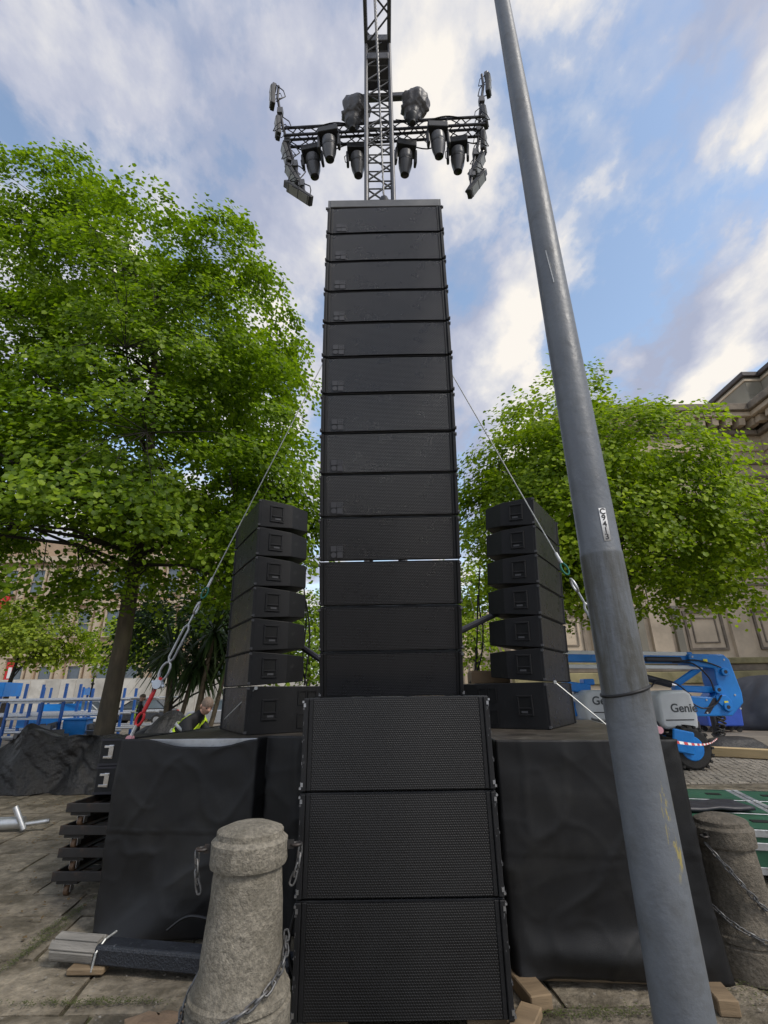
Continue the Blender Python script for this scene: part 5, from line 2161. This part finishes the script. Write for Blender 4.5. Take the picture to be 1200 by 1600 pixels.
b.box((-.02, -.02, .02), (.24, .13, .038))
o = b.build('brick', 'timber_block', loc=(-1.95, 4.0, 0), bevel=.008)
tag(o, 'worn brown brick wedged under the lying timber post', 'brick')

dl = thing('wheel_dolly', 'x', 'dolly', (0, 0, 0), 0, 'stacked wheel dollies left of the deck')
b = MB()
sx, sy = .86, .78
for s_ in (-1, 1):
    b.box((0, s_ * (sy / 2 - .012), .165), (sx, .024, .075))
    b.box((s_ * (sx / 2 - .012), 0, .164), (.024, sy - .048, .073))
b.build('rim', 'rust_black', dl, bevel=.004)
b = MB()
for k in range(5):
    b.box(((k - 2) * .18, 0, .135), (.07, sy - .05, .02))
b.box((0, 0, .122), (sx - .06, .10, .02))
b.build('slats', 'rust_black', dl)
for ix in (-1, 1):
    for iy in (-1, 1):
        x, y_ = ix * .31, iy * .27
        b = MB()
        b.box((x, y_, .108), (.20, .14, .03))
        b.build('block', 'rust_black', dl, bevel=.003)
        b = MB()
        b.box((x, y_, .088), (.10, .08, .010))
        b.box((x - .032, y_ - .03, .058), (.006, .05, .055))
        b.box((x + .032, y_ - .03, .058), (.006, .05, .055))
        cs = b.build('castor', 'steel', dl)
        b = MB()
        b.cyl((x - .022, y_ - .035, .042), (x + .022, y_ - .035, .042), .042, n=16)
        b.build('wheel', 'wheel_brown', cs, smooth=40, bevel=.006)
for i, lab in enumerate(('bottom wheel dolly of the stack beside the left deck, its castor on the flags', 'second wheel dolly from the bottom of the stack beside the left deck', 'third wheel dolly from the bottom of the stack beside the left deck', 'top wheel dolly of the stack, carrying two black cases')):
    o = dl if i == 0 else copy_tree(dl)
    o['label'] = lab
    o.location = (-2.60 + .015 * (i % 2), 5.55 + rng.uniform(-.02, .02), .178 * i)
    o.rotation_euler = (0, 0, R(-3 + rng.uniform(-1.5, 1.5)))
for i, lab in enumerate(('lower of two black cases with silver latches on the dolly stack', 'upper of two black cases with silver latches on the dolly stack')):
    t = thing('equipment_case', lab, 'case', (-2.72, 5.92, .742 + .262 * i), R(4), 'black cases on the dolly stack')
    b = MB()
    b.box((0, 0, .13), (.62, .66, .255))
    b.build('body', 'speaker_paint', t, bevel=.01, seg=2)
    b = MB()
    b.box((-.20, -.334, .13), (.05, .012, .13))
    b.box((-.225, -.338, .08), (.09, .012, .022))
    b.box((-.225, -.338, .18), (.09, .012, .022))
    b.build('latch', 'chrome', t, bevel=.002)
    b = MB()
    for z in (.012, .245):
        b.box((0, 0, z), (.632, .672, .02))
    b.build('edge_trim', 'truss_black', t)

tb = thing('truss_offcut', 'silver aluminium tube piece with welded cross arm lying at the left edge', 'metal tube', (-4.92, 7.5, 0), R(8))
b = MB()
b.cyl((-.9, 0, .10), (0, 0, .10), .075, n=14)
b.build('tube', 'alu', tb, smooth=40)
b = MB()
b.tube([(-.12, -.05, .30), (.05, -.06, .03)], .035, 10)
b.build('cross_arm', 'alu', tb, smooth=40)
b = MB()
b.cyl((.02, .0, .08), (.30, .05, .10), .028, n=10)
b.build('spigot', 'alu', tb, smooth=40)

b = MB()
b.lathe([(.10, 0), (.13, .03), (.12, .09), (.07, .125), (.01, .135)], 14, wob=.05, seed=3)
o = b.build('loose_stone', 'stone_orange', loc=(-1.21, 3.24, 0), smooth=25)
o.scale = (1.5, .8, 1)
tag(o, 'broken orange brown stone lying at the bottom edge left of the pale bollard', 'stone')
for lab, pts in (('black cable looping on the flags behind the pale bollard', [(-1.55, 4.14, .15), (-1.4, 4.10, .24), (-1.2, 4.06, .22), (-1.05, 4.0, .14), (-.9, 3.9, .02)]),
                 ('black cable loop standing between the pale bollard and the subwoofers', [(-.52, 3.6, .03), (-.60, 3.55, .25), (-.55, 3.5, .50), (-.47, 3.5, .55), (-.44, 3.6, .5)])):
    b = MB()
    b.tube(smooth_path(pts), .010, 6)
    tag(b.build('cable', 'cable_black', smooth=60), lab, 'cable')


# ================================================================== PEOPLE
def skin_mesh(pts, edges, root, sub=2):
    """pts: name -> (x, y, z, radius)"""
    names = list(pts)
    me = bpy.data.meshes.new('body')
    me.from_pydata([pts[n_][:3] for n_ in names], [(names.index(a), names.index(c)) for a, c in edges], [])
    o = bpy.data.objects.new('tmp', me)
    COL.objects.link(o)
    o.modifiers.new('s', 'SKIN')
    for i, n_ in enumerate(names):
        sv = me.skin_vertices[0].data[i]
        r_ = pts[n_][3]
        sv.radius = (r_, r_) if not isinstance(r_, tuple) else r_
        sv.use_root = n_ == root
    md = o.modifiers.new('ss', 'SUBSURF')
    md.levels = md.render_levels = sub
    dg = bpy.context.evaluated_depsgraph_get()
    out_ = bpy.data.meshes.new_from_object(o.evaluated_get(dg))
    bpy.data.objects.remove(o)
    return out_


def head_mesh():
    """a head about 0.23 m tall, face towards -y, chin at z = 0"""
    b = MB()

    def fn(u, v_):
        a = 2 * math.pi * u
        ph = math.pi * v_
        z = .115 - .118 * math.cos(ph)
        r_ = math.sin(ph) ** .8
        wx = .076 if z > .10 else .076 - .030 * ((.10 - z) / .10) ** 1.3
        wy = .098 if z > .09 else .098 - .018 * ((.09 - z) / .09)
        x = wx * r_ * math.cos(a)
        y_ = wy * r_ * math.sin(a)
        if y_ < 0:
            y_ *= .95
            f = abs(x)
            if f < .026:
                y_ -= .026 * math.exp(-((z - .088) / .020) ** 2) * (1 - f / .026) + .010 * math.exp(-((z - .108) / .03) ** 2) * (1 - f / .026)
                y_ -= .006 * math.exp(-((z - .052) / .008) ** 2) + .006 * math.exp(-((z - .020) / .014) ** 2)
            if .014 < f < .050:
                y_ += .010 * math.exp(-((z - .122) / .012) ** 2)
                y_ -= .004 * math.exp(-((z - .140) / .010) ** 2)
        elif z < .07:
            y_ *= .72
        return (x, y_, z)
    b.grid(fn, 32, 26)
    for s_ in (-1, 1):
        b.lathe([(.004, -.03), (.014, -.02), (.018, 0), (.014, .02), (.004, .03)], 8, (s_ * .078, .012, .108))
    return b


def person(name, label, loc, rz, J, head_at, head_rot, trousers, vest_zone):
    E_ = [('pelvis', 'waist'), ('waist', 'chest'), ('chest', 'neck'), ('neck', 'crown'),
          ('chest', 'sh_l'), ('sh_l', 'el_l'), ('el_l', 'wr_l'), ('wr_l', 'ha_l'), ('chest', 'sh_r'), ('sh_r', 'el_r'), ('el_r', 'wr_r'), ('wr_r', 'ha_r'),
          ('pelvis', 'hip_l'), ('hip_l', 'kn_l'), ('kn_l', 'an_l'), ('an_l', 'toe_l'), ('pelvis', 'hip_r'), ('hip_r', 'kn_r'), ('kn_r', 'an_r'), ('an_r', 'toe_r')]
    t = thing(name, label, 'person', loc, rz)
    me = skin_mesh(J, E_, 'pelvis')
    b = head_mesh()
    hm = Matrix.Translation(V(head_at)) @ head_rot.to_4x4()
    n0 = len(me.polygons)
    bmx = bmesh.new()
    bmx.from_mesh(me)
    hme = b.mesh('h')
    hme.transform(hm)
    bmx.from_mesh(hme)
    # five fingers each side
    fb = MB()
    for s_ in ('l', 'r'):
        h_ = V(J['ha_' + s_][:3])
        d = (h_ - V(J['wr_' + s_][:3])).normalized()
        sd = d.cross(V((0, 1, .2))).normalized()
        for k, (off, ln) in enumerate(((-.030, .06), (-.010, .078), (.010, .082), (.030, .074))):
            a = h_ + sd * off
            fb.tube([a, a + d * ln * .5, a + d * ln * .85 + V((0, .015, 0)), a + d * ln + V((0, .03, 0))], [.010, .0095, .0085, .006], 6)
        a = h_ - sd * .035 - d * .04
        fb.tube([a, a - sd * .03 + d * .03, a - sd * .035 + d * .06], [.012, .011, .008], 6)
    fme = fb.mesh('f')
    bmx.from_mesh(fme)
    bmx.to_mesh(me)
    bmx.free()
    me.materials.clear()
    for m_ in ('jacket_black', trousers, 'skin', 'tyre'):
        me.materials.append(M[m_])
    nf = len(fme.polygons)
    nh = len(hme.polygons)
    tot = len(me.polygons)
    pel = V(J['pelvis'][:3])
    for i, p in enumerate(me.polygons):
        c = p.center
        p.use_smooth = True
        if i >= n0:
            p.material_index = 2
        else:
            near = min(J, key=lambda k: (V(J[k][:3]) - c).length)
            if near.startswith('ha') or near in ('crown',):
                p.material_index = 2
            elif near.startswith('toe') or near.startswith('an'):
                p.material_index = 3
            elif near.startswith(('hip', 'kn', 'pelvis')):
                p.material_index = 1
    body = obj('body', me, t)
    # waistcoat: the torso surface pushed outwards
    vb = MB()
    idx = {}
    for i, p in enumerate(me.polygons):
        if i >= n0:
            continue
        near = min(J, key=lambda k: (V(J[k][:3]) - p.center).length)
        if near in ('waist', 'chest', 'sh_l', 'sh_r') or (near == 'pelvis' and p.center.z > pel.z):
            if near.startswith('sh') and near == 'sh_l' or near.startswith('sh') and (V(J[near][:3]) - p.center).length > .10:
                continue
            f_ = []
            for vi in p.vertices:
                if vi not in idx:
                    v_ = me.vertices[vi]
                    idx[vi] = len(vb.v)
                    vb.v.append(tuple(v_.co + v_.normal * .014))
                f_.append(idx[vi])
            vb.f.append(tuple(f_))
    vest = vb.build('vest', 'hivis', t, smooth=180, solid=.006)
    b = MB()
    vc = [V(v_) for v_ in vb.v]
    w_, c_ = V(J['waist'][:3]), V(J['chest'][:3])
    ax = (c_ - w_).normalized()
    for f in (.25, .75):
        q = w_.lerp(c_, f)
        u = ax.cross(V((1, 0, 0))).normalized()
        v2 = ax.cross(u)
        rr = [max([((p - q) - ax * (p - q).dot(ax)).length for p in vc if abs((p - q).dot(ax)) < .05 and ((p - q) - ax * (p - q).dot(ax)).normalized().dot(u * math.cos(a) + v2 * math.sin(a)) > .93] or [.17]) for a in [k * math.pi / 10 for k in range(20)]]
        ring = []
        for k in range(20):
            a = k * math.pi / 10
            ring.append((q, (u * math.cos(a) + v2 * math.sin(a)) * (min(rr[k], .24) + .006)))
        vs = [c + d - ax * .022 for c, d in ring] + [c + d + ax * .022 for c, d in ring]
        b.add(vs, [(k, (k + 1) % 20, 20 + (k + 1) % 20, 20 + k) for k in range(20)])
    b.build('reflective_band', 'reflective', t, smooth=180, solid=.003)
    # hair
    hb_ = MB()

    def hf(u, v_):
        a = 2 * math.pi * u
        ph = math.pi * .50 * v_
        z = .115 + .124 * math.cos(ph)
        r_ = math.sin(ph) ** .8
        y_ = .104 * r_ * math.sin(a)
        x = .082 * r_ * math.cos(a)
        z += .035 * max(0, -math.sin(a)) * v_
        return hm @ V((x, y_ + .004, z + .003 * nz3(x * 90, y_ * 90, z * 60)))
    hb_.grid(hf, 26, 10)
    hb_.build('hair', 'hair', t, smooth=180)
    eb = MB()
    for s_ in (-1, 1):
        eb.lathe([(.002, -.010), (.009, -.006), (.011, 0), (.009, .006), (.002, .010)], 8)
        for i in range(len(eb.v) - 40, len(eb.v)):
            eb.v[i] = tuple(hm @ (V(eb.v[i]) + V((s_ * .032, -.078, .120))))
    eb.build('eyes', 'text_black', body, smooth=60)
    return t


Jb = dict(pelvis=(-.02, .0, .92, .15), waist=(.06, 0, 1.09, .145), chest=(.19, 0, 1.29, .165), neck=(.34, 0, 1.43, .065), crown=(.40, -.01, 1.475, .055),
          sh_l=(.24, -.20, 1.33, .08), el_l=(.34, -.29, 1.03, .055), wr_l=(.55, -.22, .88, .036), ha_l=(.62, -.20, .82, .036),
          sh_r=(.24, .20, 1.33, .08), el_r=(.46, .25, 1.03, .05), wr_r=(.64, .18, .88, .034), ha_r=(.71, .16, .82, .036),
          hip_l=(-.12, -.10, .87, .105), kn_l=(.10, -.13, .48, .075), an_l=(-.10, -.13, .09, .05), toe_l=(.09, -.14, .04, .042),
          hip_r=(-.12, .10, .87, .105), kn_r=(.10, .13, .48, .075), an_r=(-.02, .13, .09, .05), toe_r=(.17, .14, .04, .042))
hr = Matrix.Rotation(R(48), 3, 'Z') @ Matrix.Rotation(R(26), 3, 'X')
person('person', 'grey haired person in a yellow high visibility vest bending over behind the left deck', (-3.03, 7.55, 0), R(-6), Jb, (.42, -.045, 1.425), hr, 'trousers_dark', None)
Js = dict(pelvis=(0, 0, .92, .15), waist=(0, 0, 1.08, .14), chest=(0, .0, 1.30, .165), neck=(0, 0, 1.47, .06), crown=(0, 0, 1.54, .055),
          sh_l=(-.19, 0, 1.36, .07), el_l=(-.25, .02, 1.08, .05), wr_l=(-.20, -.16, .92, .034), ha_l=(-.17, -.23, .90, .036),
          sh_r=(.19, 0, 1.36, .07), el_r=(.25, .02, 1.08, .05), wr_r=(.24, -.08, .84, .034), ha_r=(.24, -.12, .77, .036),
          hip_l=(-.10, 0, .87, .10), kn_l=(-.11, -.03, .48, .07), an_l=(-.11, .02, .08, .048), toe_l=(-.13, -.15, .04, .042),
          hip_r=(.10, 0, .87, .10), kn_r=(.11, -.03, .48, .07), an_r=(.11, .02, .08, .048), toe_r=(.13, -.15, .04, .042))
person('person', 'distant standing person in a yellow vest between the large trunk and the cordylines', (-8.6, 18.0, 0), R(120), Js, (0, -.02, 1.50), Matrix.Rotation(R(8), 3, 'X'), 'trousers_dark', None)
